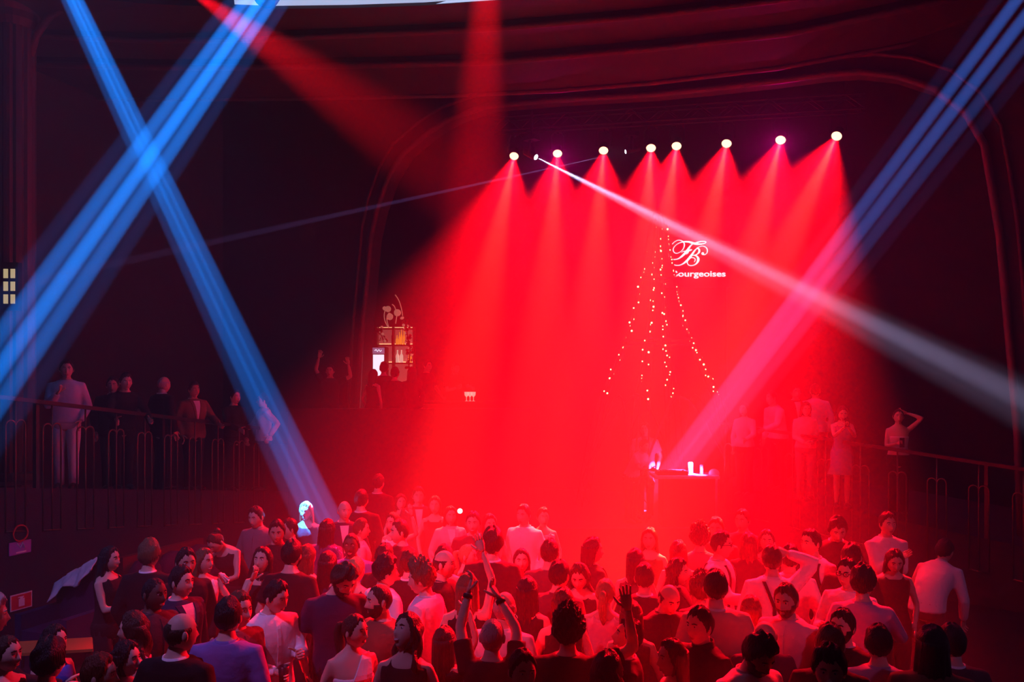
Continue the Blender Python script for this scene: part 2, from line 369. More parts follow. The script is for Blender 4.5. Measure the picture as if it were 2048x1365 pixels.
for k in range(4):
    a0 = math.pi / 4 + k * math.pi / 2; p0 = Vector((math.cos(a0), math.sin(a0), 0)); p1 = Vector((math.cos(a0 + math.pi / 2), math.sin(a0 + math.pi / 2), 0))
    pts = []
    for i in range(13):
        t = i / 12; zz = .55 + 1.75 * math.sin(math.pi * t); rr = trad(zz); q = p0 * (1 - t) + p1 * t; pts.append(q * rr * .98 + Vector((0, 0, zz)))
    m.tube(pts, .025, 5)
m.build('arch', M_tower, troot)
m = MB(); m.tube([(0, 0, prof[-1][0] - .1), (0, 0, prof[-1][0] + .35)], [.05, .008], 6); m.build('spire', M_tower, troot)

SY = 18.6
def SP(cx, cy): return P(1320 + cx / 11.375, 460 + cy / 11.375, SY)
sc_ = P(1390, 520, SY); sroot = empty('projection_screen', (sc_.x, SY, STZ)); tag(sroot, 'dark stage screen with glowing white FB monogram and lettering', 'screen')
def sloc(p): return p - Vector((sc_.x, SY, STZ))
m = MB(); q0 = sloc(P(1330, 468, SY)); q1 = sloc(P(1462, 575, SY)); m.box((q0.x, .01, q1.z), (q1.x, .06, q0.z)); m.build('screen_panel', M_black, sroot)
for xx in (q0.x + .1, q1.x - .1):
    m = MB(); m.tube([(xx, .04, 0), (xx, .04, q1.z + .1)], .025, 8); m.build('stand', M_black, sroot)
def cr(pts, k=6):
    out = []; Q = [pts[0]] + pts + [pts[-1]]
    for i in range(1, len(Q) - 2):
        p0, p1, p2, p3 = [np.array(q, float) for q in Q[i - 1:i + 3]]
        for j in range(k):
            t = j / k; out.append(.5 * ((2 * p1) + (-p0 + p2) * t + (2 * p0 - 5 * p1 + 4 * p2 - p3) * t * t + (-p0 + 3 * p1 - 3 * p2 + p3) * t ** 3))
    out.append(np.array(pts[-1], float)); return out
STROKES = [
 [(280, 325, 16), (330, 275, 14), (400, 240, 13), (470, 240, 14), (530, 275, 18), (555, 340, 22), (540, 410, 18), (500, 470, 14), (430, 520, 13), (370, 535, 13), (320, 510, 14), (300, 450, 16), (330, 380, 14), (400, 320, 14), (480, 285, 18), (560, 270, 26), (660, 275, 36), (740, 300, 42), (830, 320, 40), (920, 325, 26), (1010, 310, 16), (1045, 285, 14), (1020, 265, 14), (930, 265, 18), (850, 285, 24), (800, 303, 24)],
 [(745, 320, 16), (690, 370, 30), (640, 440, 46), (580, 520, 52), (500, 600, 40), (420, 655, 24), (340, 675, 16), (270, 670, 14), (220, 650, 14)],
 [(490, 515, 10), (530, 490, 14), (600, 490, 20), (670, 480, 16), (722, 458, 12), (700, 448, 12), (660, 475, 18), (630, 530, 18), (600, 555, 12)],
 [(860, 412, 14), (800, 460, 28), (720, 570, 44), (660, 650, 48), (580, 730, 40), (490, 790, 22), (400, 810, 15), (320, 795, 15), (275, 755, 24)],
 [(840, 415, 16), (885, 440, 34), (892, 500, 40), (850, 550, 26), (790, 577, 16), (730, 580, 12)],
 [(780, 578, 14), (845, 610, 30), (872, 670, 50), (850, 740, 40), (790, 795, 22), (700, 815, 16), (640, 790, 15), (620, 730, 18), (650, 670, 15), (710, 635, 13), (770, 640, 14), (803, 680, 16), (780, 730, 14)],
 [(840, 415, 14), (900, 385, 14), (970, 370, 13), (1040, 395, 14), (1075, 450, 18), (1070, 520, 16), (1020, 565, 16), (970, 558, 16)]]
m = MB(); kk = SY / F / 11.375
for st in STROKES:
    pts = cr(st); n_ = len(pts); rows = []
    for i, q in enumerate(pts):
        t = np.array(pts[min(i + 1, n_ - 1)][:2]) - np.array(pts[max(i - 1, 0)][:2]); t = t / (np.linalg.norm(t) + 1e-9); nr = np.array([-t[1], t[0]]) * q[2] / 2
        a_ = sloc(SP(q[0] + nr[0], q[1] + nr[1])); b_ = sloc(SP(q[0] - nr[0], q[1] - nr[1]))
        rows.append([a_ + Vector((0, -.012, 0)), b_ + Vector((0, -.012, 0)), b_ + Vector((0, .012, 0)), a_ + Vector((0, .012, 0))])
    m.rings(rows)
for (x, y, r) in ((228, 597, 28), (972, 540, 32)): m.sphere(sloc(SP(x, y)), (r * kk, .014, r * kk), 14, 8)
tag(m.build('monogram', M_white_sign, sroot), 'glowing white script FB monogram')
tcv = bpy.data.curves.new('lettering', 'FONT'); tcv.body = 'Bourgeoises'; tcv.size = 1; tcv.extrude = .02; tcv.offset = .012
to = bpy.data.objects.new('lettering_source', tcv); C.objects.link(to)
bpy.context.view_layer.update(); dg = bpy.context.evaluated_depsgraph_get()
tme = bpy.data.meshes.new_from_object(to.evaluated_get(dg)); C.objects.unlink(to); bpy.data.objects.remove(to)
co = np.array([v.co for v in tme.vertices]); mn = co.min(0); mx = co.max(0)
pa = sloc(SP(285, 1062)); pb = sloc(SP(1490, 1062)); capH = (1062 - 925) * kk
base = 0.0; cap_ = .73
sx = (pb.x - pa.x) / (mx[0] - mn[0]); sz = capH / cap_
for v in tme.vertices:
    x, y, z = v.co; v.co = (pa.x + (x - mn[0]) * sx, -.004 - z * .3, pa.z + y * sz)
tme.materials.clear(); tme.materials.append(M_white_sign); lo = bpy.data.objects.new('lettering', tme); C.objects.link(lo); lo.parent = sroot
tag(lo, 'glowing white word Bourgeoises')

# DJ booth on the stage front
DY = 15.25
bc = P(1366, 960, DY); broot = empty('dj_booth', (bc.x, DY, STZ)); tag(broot, 'black DJ booth on the stage edge with a pale top', 'booth')
M_cloth_w = mat('white_cloth', (.75, .72, .75), .8, bump=.2)
tz = EYE - (950 - H0) / F * DY - STZ; hw = 54 / F * DY
m = MB(); m.box((-hw + .1, -.18, 0), (hw + .05, .35, tz - .05)); m.build('cabinet', M_black, broot)
m = MB(); m.box((-hw - .05, -.24, tz - .05), (hw + .12, .42, tz)); m.build('table_top', M_cloth_w, broot)
def obj1(name, mb, mt, label, cat, loc=None, group=None, smooth=False):
    o = mb.build(name, mt, smooth=smooth, loc=loc); tag(o, label, cat, group); return o
M_wh = mat('white_gloss', (.8, .8, .8), .3)
T0 = STZ + tz
m = MB(); m.box((-.27, -.18, 0), (.27, .18, .07)); 
mixr = empty('dj_mixer', (bc.x - .20, DY + .06, T0)); tag(mixr, 'low black DJ mixer lying on the pale booth top', 'mixer')
m.build('case', M_black, mixr)
for i in range(4):
    m = MB(); m.lathe([(.02, .07), (.02, .09), (.001, .092)], 8, (-.2 + .13 * i, -.1, 0)); m.build('knob', M_wh, mixr)
for px, w_, h_, nm in ((1381, .045, .21, 'white candle cylinder standing on the booth top'), (1403, .03, .17, 'thin white candle beside the bronze hoops on the booth')):
    p = P(px, 945, DY + .05); m = MB(); m.lathe([(w_, 0), (w_, h_), (w_ * .6, h_ + .01), (.001, h_ + .012)], 14)
    obj1('candle', m, M_wh, nm, 'candle', (p.x, p.y, T0), smooth=True)
p = P(1428, 963, DY + .02); m = MB(); m.sphere((0, 0, .09), (.1, .09, .09), 14, 9); m.box((-.05, -.05, -.8), (.05, .05, .02)); m.box((-.15, -.12, -.83), (.15, .12, -.8))
obj1('white_globe_lamp', m, M_wh, 'round white globe on a post right of the DJ booth', 'lamp', (p.x, p.y, STZ + .83), smooth=True)

# ------------------------------------------------------------------ bar at the back left
BY = 20.0; bx = P(790, 700, BY).x
broot = empty('bar_shelf', (bx, BY, BTZ)); tag(broot, 'lit back bar shelving unit with warm lit shelves', 'shelf')
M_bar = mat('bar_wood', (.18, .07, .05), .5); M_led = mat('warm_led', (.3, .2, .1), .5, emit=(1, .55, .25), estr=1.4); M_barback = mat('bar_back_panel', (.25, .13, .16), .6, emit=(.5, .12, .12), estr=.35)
zs_ = lambda y: EYE - (y - H0) / F * BY
m = MB(); m.box((-.42, .12, 0), (.45, .16, zs_(655) - BTZ)); m.build('back_panel', M_barback, broot)
for x in (-.42, -.03, .45):
    m = MB(); m.box((x - .02, -.15, 0), (x + .02, .12, zs_(655) - BTZ)); m.build('upright', M_bar, broot)
for y in (657, 690, 726, 775):
    m = MB(); m.box((-.44, -.16, zs_(y) - BTZ - .03), (.47, .12, zs_(y) - BTZ)); sh = m.build('shelf_board', M_bar, broot)
    m = MB(); m.box((-.38, .06, zs_(y) - BTZ), (.42, .09, zs_(y) - BTZ + .03)); m.build('led_strip', M_led, sh)
def bottle(px, y, h_, rr, mt, label):
    p = P(px, y, BY - .02); m = MB(); m.lathe([(rr * .9, 0), (rr, .01), (rr, h_ * .55), (rr * .38, h_ * .72), (rr * .35, h_ * .95), (rr * .42, h_ * .95), (rr * .42, h_), (.001, h_)], 10)
    o = obj1('bottle', m, mt, label, 'bottle', (p.x, p.y, zs_(y) - .0), 'bottles on the back bar', True); return o
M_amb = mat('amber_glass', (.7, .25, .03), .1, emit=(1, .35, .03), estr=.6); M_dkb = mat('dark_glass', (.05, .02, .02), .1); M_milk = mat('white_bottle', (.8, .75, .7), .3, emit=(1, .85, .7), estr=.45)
for px, y, h_, rr, mt, lb in ((786, 690, .36, .04, M_dkb, 'tall dark bottle left on the upper bar shelf'), (794, 690, .22, .03, M_amb, 'squat amber bottle beside the lit bar upright'), (799, 690, .30, .024, M_amb, 'amber bottle in the middle of the upper bar shelf'),
        (803, 690, .38, .022, M_amb, 'tallest amber bottle on the upper bar shelf'), (808, 690, .33, .026, M_amb, 'rightmost amber bottle on the upper bar shelf'), (795, 726, .30, .04, M_milk, 'left white bottle of the pair on the lower bar shelf'), (803, 726, .30, .04, M_milk, 'right white bottle of the pair on the lower bar shelf'),
        (789, 726, .18, .03, M_dkb, 'small dark bottle on the lower bar shelf'), (818, 726, .20, .022, M_amb, 'short amber bottle at the right end of the lower bar shelf'), (822, 726, .24, .02, M_amb, 'slim amber bottle at the right end of the lower bar shelf')):
    bottle(px, y, h_, rr, mt, lb)
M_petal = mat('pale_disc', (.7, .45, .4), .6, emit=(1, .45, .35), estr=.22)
fl = empty('flower_sculpture', (bx - .12, BY - .05, zs_(655))); tag(fl, 'sculpture of curved stems with round pale discs on top of the bar', 'sculpture')
B0 = Vector((bx - .12, BY - .05, zs_(655)))
def bp(cx, cy): p = P(690 + cx / 5.687, 560 + cy / 5.687, BY - .05); return p - B0
for st in ([(490, 540), (455, 470), (445, 400), (460, 340), (490, 300)], [(500, 545), (480, 480), (478, 420), (500, 380), (520, 390)], [(575, 500), (585, 440), (590, 400)], [(535, 280), (560, 300), (580, 350)], [(655, 410), (640, 320), (610, 230), (570, 170)]):
    m = MB(); m.tube([bp(*q) for q in cr(st, 3)], .012, 5); m.build('stem', M_petal, fl, smooth=True)
for cx, cy, r in ((488, 333, .075), (450, 325, .05), (510, 420, .08), (596, 375, .085)):
    m = MB(); m.sphere(bp(cx, cy), (r, .02, r), 12, 7); m.build('disc', M_petal, fl, smooth=True)
M_glit = mat('glitter_leaf', (.35, .08, .10), .25, .6)
def garland(pts, n_, label):
    o0 = P(pts[0][0], pts[0][1], BY - .22); r_ = empty('leaf_garland', o0); tag(r_, label, 'garland')
    m = MB(); m.tube([P(x, y, BY - .22) - o0 for x, y in pts], .015, 5); m.build('stem', M_bar, r_)
    for i in range(n_):
        t = i / n_ * (len(pts) - 1); k = int(t); q = P(*[pts[k][j] + (pts[k + 1][j] - pts[k][j]) * (t - k) for j in (0, 1)], BY - .22) - o0 + Vector((rnd.uniform(-.07, .07), rnd.uniform(-.05, .05), rnd.uniform(-.05, .05)))
        m = MB(); m.sphere(q, (.035, .012, .05), 6, 4, M=Euler((rnd.random() * 3, rnd.random() * 3, 0)).to_matrix()); m.build('leaf', M_glit if i % 4 else M_petal, r_)
garland([(808, 640), (814, 665), (820, 700), (818, 735), (822, 765)], 60, 'glittering leaf garland hanging down the right of the bar shelves')
garland([(762, 655), (763, 670), (768, 685)], 14, 'short leaf garland at the left end of the bar shelves')
# glowing drinks fridge
m = MB(); fy = 18.3; q0 = P(748, 694, fy); q1 = P(766, 752, fy)
fr = empty('drinks_fridge', ((q0.x + q1.x) / 2, fy, BTZ)); tag(fr, 'tall drinks fridge with glowing white door beside the bar', 'fridge')
wd = (q1.x - q0.x) / 2 + .05
m.box((-wd, .02, 0), (wd, .5, q0.z - BTZ)); m.build('body', M_black, fr)
M_frd = mat('lit_fridge_door', (.5, .5, .5), .3, emit=(.75, .85, 1), estr=1.3); M_frh = mat('fridge_header', (.2, .2, .3), .3, emit=(.4, .35, .7), estr=.3)
m = MB(); m.box((-wd + .03, -.01, .25), (wd - .03, .02, q0.z - BTZ - .17)); m.build('door', M_frd, fr)
m = MB(); m.box((-wd + .02, -.01, q0.z - BTZ - .15), (wd - .02, .02, q0.z - BTZ - .02)); hd = m.build('header', M_frh, fr)
m = MB(); zh = q0.z - BTZ - .085
m.tube([(-.08, -.015, zh), (-.05, -.015, zh + .025), (-.02, -.015, zh - .02), (.01, -.015, zh + .025), (.04, -.015, zh - .02), (.07, -.015, zh + .01)], .009, 5); m.build('script_mark', M_frd, hd)
# bar counter in front of the bartenders
m = MB(); c0 = P(845, 800, 17.9)
cr_ = empty('bar_counter', (c0.x + .5, 17.6, BTZ)); tag(cr_, 'dark bar counter behind the silhouettes at the back left', 'counter')
m.box((-1.1, -.25, 0), (1.3, .25, .92)); m.build('cabinet', M_bar, cr_)
m = MB(); m.box((-1.15, -.3, .92), (1.35, .3, .97)); m.build('worktop', M_black, cr_)
for i, (px, lb) in enumerate(((933, 'bright sparkling glass at the left on the bar counter'), (940, 'bright sparkling glass in the middle of the bar counter'), (947, 'bright sparkling glass at the right on the bar counter'))):
    p = P(px, 760, 17.5); m = MB(); m.lathe([(.03, 0), (.03, .005), (.006, .01), (.006, .08), (.04, .12), (.045, .19), (.04, .19), (.001, .12)], 10)
    obj1('wine_glass', m, M_milk, lb, 'glass', (p.x, 17.5, BTZ + .97), 'glasses on the bar counter', True)

# ------------------------------------------------------------------ things along the left side
fasc = lambda px: (10.306) / (.3945 + (1024 - px) / F)             # depth at which a pixel column meets the left gallery front
RLn = Vector((RLd.y, -RLd.x))                                       # out of the front, towards the floor
ra = math.atan2(RLd.y, RLd.x)
def on_front(px, py, off=.0):
    Y = fasc(px); p = P(px, py, Y); return p + Vector((RLn.x, RLn.y, 0)) * off
M_pur = mat('purple_print', (.35, .12, .45), .6); M_signred = mat('sign_red', (.5, .02, .03), .5); M_signw = mat('sign_white', (.8, .78, .75), .5); M_org = mat('orange_wood', (.45, .16, .04), .6, var=.2)
p = on_front(39, 1083, .005); nr = empty('notice', p, ra); tag(nr, 'dim purple notice with a round emblem on the left gallery front', 'notice')
m = MB(); m.box((-.15, -.01, -.16), (.15, 0, .0)); m.build('poster', M_pur, nr)
m = MB(); m.tube([(.1 * math.cos(t), -.012, .1 + .1 * math.sin(t)) for t in [2 * math.pi * k / 16 for k in range(17)]], .012, 5); m.build('emblem_ring', M_signred, nr)
m = MB(); m.tube([(-.05, -.012, -.02), (.0, -.012, -.08), (.03, -.012, -.02), (.06, -.012, -.09)], .008, 4); m.box((-.06, -.013, -.145), (.08, -.01, -.125)); m.build('print', M_signw, nr)
p = on_front(41, 1203, .008); nr = empty('extinguisher_sign', p, ra); tag(nr, 'red and white fire extinguisher sign on the left gallery front', 'sign')
m = MB(); m.box((-.15, -.008, -.1), (.15, 0, .1)); m.build('border', M_signw, nr)
m = MB(); m.box((-.135, -.011, -.085), (.135, -.008, .085)); m.build('field', M_signred, nr)
m = MB(); m.box((-.04, -.014, -.06), (.04, -.011, .035)); m.box((-.02, -.014, .035), (.02, -.011, .055)); m.box((-.05, -.014, .05), (.03, -.011, .062)); m.build('pictogram', M_signw, nr)
p = P(62, 1240, 10.35); bxr = empty('extinguisher_box', (p.x, p.y, 0), math.radians(28)); tag(bxr, 'purple box with white extinguisher pictogram under the red sign', 'box')
hb = p.z
m = MB(); m.box((-.15, -.13, 0), (.15, .13, hb)); m.build('body', M_pur, bxr)
m = MB(); m.box((-.06, -.10, hb), (-.015, .05, hb + .004)); m.box((-.048, .05, hb), (-.027, .08, hb + .004)); m.build('pictogram', M_signw, bxr)
m = MB(); m.tube([(.02, -.04, hb + .004), (.035, .04, hb + .004), (.06, -.02, hb + .004), (.075, .05, hb + .004), (.1, -.01, hb + .004)], .006, 4); m.build('lettering_mark', M_signw, bxr)
p = P(95, 1292, 9.0); tb = empty('low_table', (p.x, p.y, 0), math.radians(12)); tag(tb, 'low brown wooden table at the left edge beside the purple box', 'table')
m = MB(); m.box((-.55, -.22, p.z - .03), (.5, .22, p.z)); m.build('table_top', M_org, tb)
for x in (-.5, .45):
    for y in (-.18, .18):
        m = MB(); m.box((x - .025, y - .025, 0), (x + .025, y + .025, p.z - .03)); m.build('leg', M_black, tb)
# banquette along the gallery front
q0 = on_front(235, 1125); q1 = on_front(397, 1072)
sl = (q1.xy - q0.xy).length; so = empty('banquette', (q0.x, q0.y, 0), ra); tag(so, 'dark purple banquette with red back pad along the left gallery front', 'sofa')
m = MB(); m.box((0, -.10, .42), (sl, 0, .80)); m.build('back_pad', M_sofaback, so)
m = MB(); m.box((0, -.6, 0), (sl, -.1, .36)); m.build('base', M_black, so)
k = int(sl / .42)
for i in range(k):
    x0 = i * sl / k; wq = sl / k - .02
    m = MB(); m.tube([(x0 + .02 + wq * t, -.22, .50) for t in (0, .04, .2, .5, .8, .96, 1)], [(.02, .05), (.09, .16), (.11, .24), (.12, .27), (.11, .24), (.09, .16), (.02, .05)], 10, up=(0, 0, 1)); m.build('back_cushion', M_sofa, so, smooth=True)
    m = MB(); m.box((x0 + .01, -.62, .36), (x0 + wq, -.2, .46)); m.build('seat_cushion', M_sofa, so)
# chair with the pale coat thrown over it
p = P(125, 1165, 9.9); ch = empty('armchair', (p.x, p.y, 0), math.radians(-20)); tag(ch, 'dark high backed armchair under the pale coat', 'chair')
m = MB(); m.box((-.32, -.3, .3), (.32, .3, .44)); m.build('seat', M_sofa, ch)
m = MB(); m.add([(-.34, .22, .4), (.34, .22, .4), (.34, .36, .4), (-.34, .36, .4), (-.34, .22, .80), (.34, .22, 1.16), (.34, .38, 1.16), (-.34, .38, .80)], [(3, 2, 1, 0), (4, 5, 6, 7), (0, 1, 5, 4), (1, 2, 6, 5), (2, 3, 7, 6), (3, 0, 4, 7)]); m.build('backrest', M_sofa, ch)
for s in (-1, 1):
    m = MB(); m.box((s * .34 - .05, -.3, .3), (s * .34 + .05, .3, .62)); m.build('armrest', M_sofa, ch)
    for y in (-.26, .26):
        m = MB(); m.tube([(s * .3, y, .3), (s * .32, y, 0)], [.025, .018], 6); m.build('leg', M_black, ch)
M_coat = mat('pale_coat', (.75, .55, .60), .8, bump=.3, bscale=18)
m = MB(); rows = []; nx = 26
def coat_pt(u, v):                                                   # u along the chair top, v from front hem over the top to the back hem
    zt = .86 + .34 * (.5 + .5 * u) ; x = u * .33
    fold = .022 * math.sin(9 * u + 3 * v) + .016 * math.sin(17 * u - 5 * v + 1)
    if v < .5: q = v / .5; y = .18 - .03 * (1 - q) + fold * (1.2 - q) - .06 * (1 - q); z = zt - (.15 + .05 * math.sin(5 * u)) * (1 - q)
    elif v < .65: q = (v - .5) / .15; y = .18 + .24 * q; z = zt + .035 * math.sin(math.pi * q) + abs(fold)
    else: q = (v - .65) / .35; y = .42 + fold; z = zt - .22 * q
    return Vector((x, y, z))
for j in range(15):
    rows.append([coat_pt(-1 + 2 * i / nx, j / 14) for i in range(nx + 1)])
m.rings(rows, cap=False, close=False)
co_ = m.build('coat', M_coat, smooth=True, loc=ch.location); co_.rotation_euler = ch.rotation_euler
md = co_.modifiers.new('t', 'SOLIDIFY'); md.thickness = .012
tag(co_, 'pale pink coat thrown over the dark armchair at the left', 'coat')
# fluted column with a lit lantern at the left edge
cp = P(26, 700, 12.4); croot = empty('column', (cp.x, cp.y, fzL(cp.x, cp.y) - .05)); tag(croot, 'dark fluted column rising at the left edge', 'column', kind='structure')
m = MB(); R0 = .30; nz = 48
m.rings([[(R0 * (1 - .10 * (k % 4 == 0)) * math.cos(2 * math.pi * k / nz), R0 * (1 - .10 * (k % 4 == 0)) * math.sin(2 * math.pi * k / nz), z) for k in range(nz)] for z in (.3, 6.8)]); m.build('shaft', M_trim, croot)
m = MB(); m.lathe([(.42, 0), (.42, .15), (.36, .2), (.36, .3), (.3, .32)], 24); m.build('base', M_trim, croot)
m = MB(); m.lathe([(.3, 6.75), (.36, 6.85), (.36, 6.95), (.46, 7.1), (.46, 7.2)], 24); m.build('capital', M_trim, croot)
m = MB(); m.tube([P(60, 110, 12.4), P(72, 70, 12.4), P(100, 30, 12.3), (P(150, 5, 12.1)), P(240, -12, 11.9), P(360, -18, 11.7)], .06, 8); struct(m.build('trim_6', M_trim, smooth=True))
M_lamp = mat('lantern_glow', (.5, .4, .2), .5, emit=(1, .78, .42), estr=.5)
lp = P(19, 573, 12.0); lr = empty('wall_lantern', lp); tag(lr, 'small warm lantern with six glowing panes on the left column', 'lantern')
m = MB(); m.box((-.12, 0, -.34), (.12, .10, .34)); m.build('housing', M_black, lr)
for i in (-1, 1):
    for j in (-1, 0, 1):
        m = MB(); m.box((i * .05 - .03, -.012, j * .18 - .065), (i * .05 + .03, 0, j * .18 + .065)); m.build('pane', M_lamp, lr)

# ------------------------------------------------------------------ people
MC = {}
def cloth(col, kind='c'):
    k = (kind, col)
    if k not in MC:
        if kind == 'skin': MC[k] = mat('skin', col, .55, bump=.05, bscale=120, spec=.35)
        elif kind == 'hair':
            m = MC[k] = mat('hair', col, .45, bump=.8, bscale=9, spec=.4); nt = m.node_tree; tx = next(n for n in nt.nodes if n.type == 'TEX_NOISE'); tcn = next(n for n in nt.nodes if n.type == 'TEX_COORD')
            mp = nt.nodes.new('ShaderNodeMapping'); mp.inputs['Scale'].default_value = (14, 14, 1.2); nt.links.new(tcn.outputs['Object'], mp.inputs['Vector']); nt.links.new(mp.outputs[0], tx.inputs['Vector'])
        elif kind == 'sequin':
            m = mat('sequins', col, .25, .7, bump=1.0, bscale=160); MC[k] = m
        else: MC[k] = mat('cloth', col, .85, bump=.35, bscale=14, spec=.2)
    return MC[k]
SK = {'l': (.62, .40, .31), 'm': (.48, .28, .20), 'd': (.12, .06, .04)}
HC = {'bk': (.012, .009, .008), 'br': (.05, .025, .014), 'lb': (.16, .085, .04), 'bl': (.45, .28, .12), 'gr': (.40, .38, .36), 'rd': (.14, .04, .02)}
CC = {'bk': (.012, .012, .014), 'wh': (.78, .76, .78), 'nv': (.02, .025, .06), 'gy': (.16, .15, .17), 'pu': (.18, .13, .42), 'bg': (.45, .32, .25), 'bw': (.16, .08, .05), 'pk': (.70, .45, .50), 'lv': (.35, .28, .42),
      'bl': (.03, .10, .55), 'rd': (.35, .03, .03), 'dk': (.035, .03, .035), 'lb': (.55, .58, .70), 'bu': (.10, .04, .05)}
M_eye = mat('eye_white', (.7, .68, .66), .2); M_iris = mat('iris', (.02, .012, .01), .1); M_lip = mat('lips', (.42, .14, .12), .4); M_teeth = mat('teeth', (.8, .78, .74), .3); M_shoe = mat('shoe_leather', (.02, .018, .018), .35)

def head_pt(th, ph, fem=False):
    dx = math.sin(th) * math.sin(ph); dy = -math.sin(th) * math.cos(ph); dz = math.cos(th)
    x = .076 * dx; y = .097 * dy; z = .118 * dz
    if z < 0:
        t = -z / .118
        x *= 1 - (.40 if not fem else .46) * t * t * (1 if t < .95 else 1) + .02 * t
        y *= (1 - .42 * t) if y > 0 else (1 - .03 * t)
    else: x *= 1 + .05 * max(0, dy)
    if y < -.078: y = -.078 + (y + .078) * .55
    if dy < 0:
        if -.05 < z < .026:
            if z > -.03: p = .027 * ((.026 - z) / .056) ** 1.2
            else: p = .027 * max(0, (z + .05) / .02)
            sg = .0075 + .007 * max(0, min(1, (.02 - z) / .05)); y -= p * math.exp(-(x / sg) ** 2)
        y += .011 * math.exp(-(((abs(x) - .030) / .014) ** 2 + ((z - .017) / .011) ** 2))
        y -= .005 * math.exp(-((z - .036) / .009) ** 2 - (x / .045) ** 2)
        y -= .007 * math.exp(-((z + .062) / .009) ** 2 - (x / .02) ** 2)
        y += .004 * math.exp(-((z + .080) / .007) ** 2 - (x / .018) ** 2)
        y -= .010 * math.exp(-((z + .100) / .015) ** 2 - (x / .022) ** 2)
    return Vector((x, y, z))
PHS = [math.pi * math.copysign(abs(u) ** 1.45, u) for u in [-1 + 2 * i / 34 for i in range(34)]]
THS = [math.pi * i / 26 for i in range(1, 26)]
HEADG = {f: [[head_pt(t, p, f) for p in PHS] for t in THS] for f in (False, True)}
def add_head(mb, M, fem, smile, eyes=True):
    G = HEADG[fem]; n = len(PHS)
    v = [M @ head_pt(0, 0)] + [M @ p for r in G for p in r] + [M @ Vector((0, .0, -.118))]
    f = [(0, 1 + (j + 1) % n, 1 + j) for j in range(n)]
    for i in range(len(G) - 1):
        for j in range(n):
            k = (j + 1) % n; f.append((1 + i * n + j, 1 + i * n + k, 1 + (i + 1) * n + k, 1 + (i + 1) * n + j))
    l = len(v) - 1; b = 1 + (len(G) - 1) * n; f += [(l, b + j, b + (j + 1) % n) for j in range(n)]
    mb.add(v, f, 0); R = M.to_3x3()
    for s in (-1, 1):
        if eyes:
            mb.sphere(M @ Vector((s * .030, -.072, .017)), .0115, 8, 6, 1, R); mb.sphere(M @ Vector((s * .030, -.0795, .0165)), (.0058, .005, .0062), 6, 5, 2, R)
            mb.tube([M @ Vector((s * .014, -.089, .033)), M @ Vector((s * .032, -.087, .038)), M @ Vector((s * .047, -.074, .032))], [(.003, .004), (.004, .005), (.002, .003)], 5, 3)
        mb.sphere(M @ Vector((s * .079, .012, -.002)), (.010, .020, .032), 8, 6, 0, R @ Matrix.Rotation(s * .35, 3, 'Z'))
    w_ = .024 if not smile else .029
    mb.tube([M @ Vector((x, -.0845 + abs(x) * abs(x) * 18, -.058 + (.006 if smile else -.001) * (abs(x) / w_) ** 2)) for x in (-w_, -w_ / 2, 0, w_ / 2, w_)], [(.002, .002), (.004, .005), (.004, .006), (.004, .005), (.002, .002)], 6, 4)
    mb.tube([M @ Vector((x, -.0835 + abs(x) * abs(x) * 18, -.070 + (.015 if smile else .010) * (abs(x) / w_) ** 2)) for x in (-w_, -w_ / 2, 0, w_ / 2, w_)], [(.002, .002), (.005, .006), (.005, .007), (.005, .006), (.002, .002)], 6, 4)
    if smile: mb.tube([M @ Vector((x, -.084 + abs(x) * abs(x) * 16, -.063 + .009 * (abs(x) / w_) ** 2)) for x in (-.021, -.01, 0, .01, .021)], [(.003, .003), (.004, .006), (.004, .007), (.004, .006), (.003, .003)], 6, 5)
ZL = ([0, 35, 55, 72, 84, 95, 120, 180], [.080, .084, .056, .020, -.020, -.012, -.050, -.070])
PH2 = [math.pi * (-1 + 2 * i / 56) for i in range(56)]; TH2 = [math.pi * i / 34 for i in range(1, 33)]
HAIRG = {f: [[head_pt(t, p, f) for p in PH2] for t in TH2] for f in (False, True)}
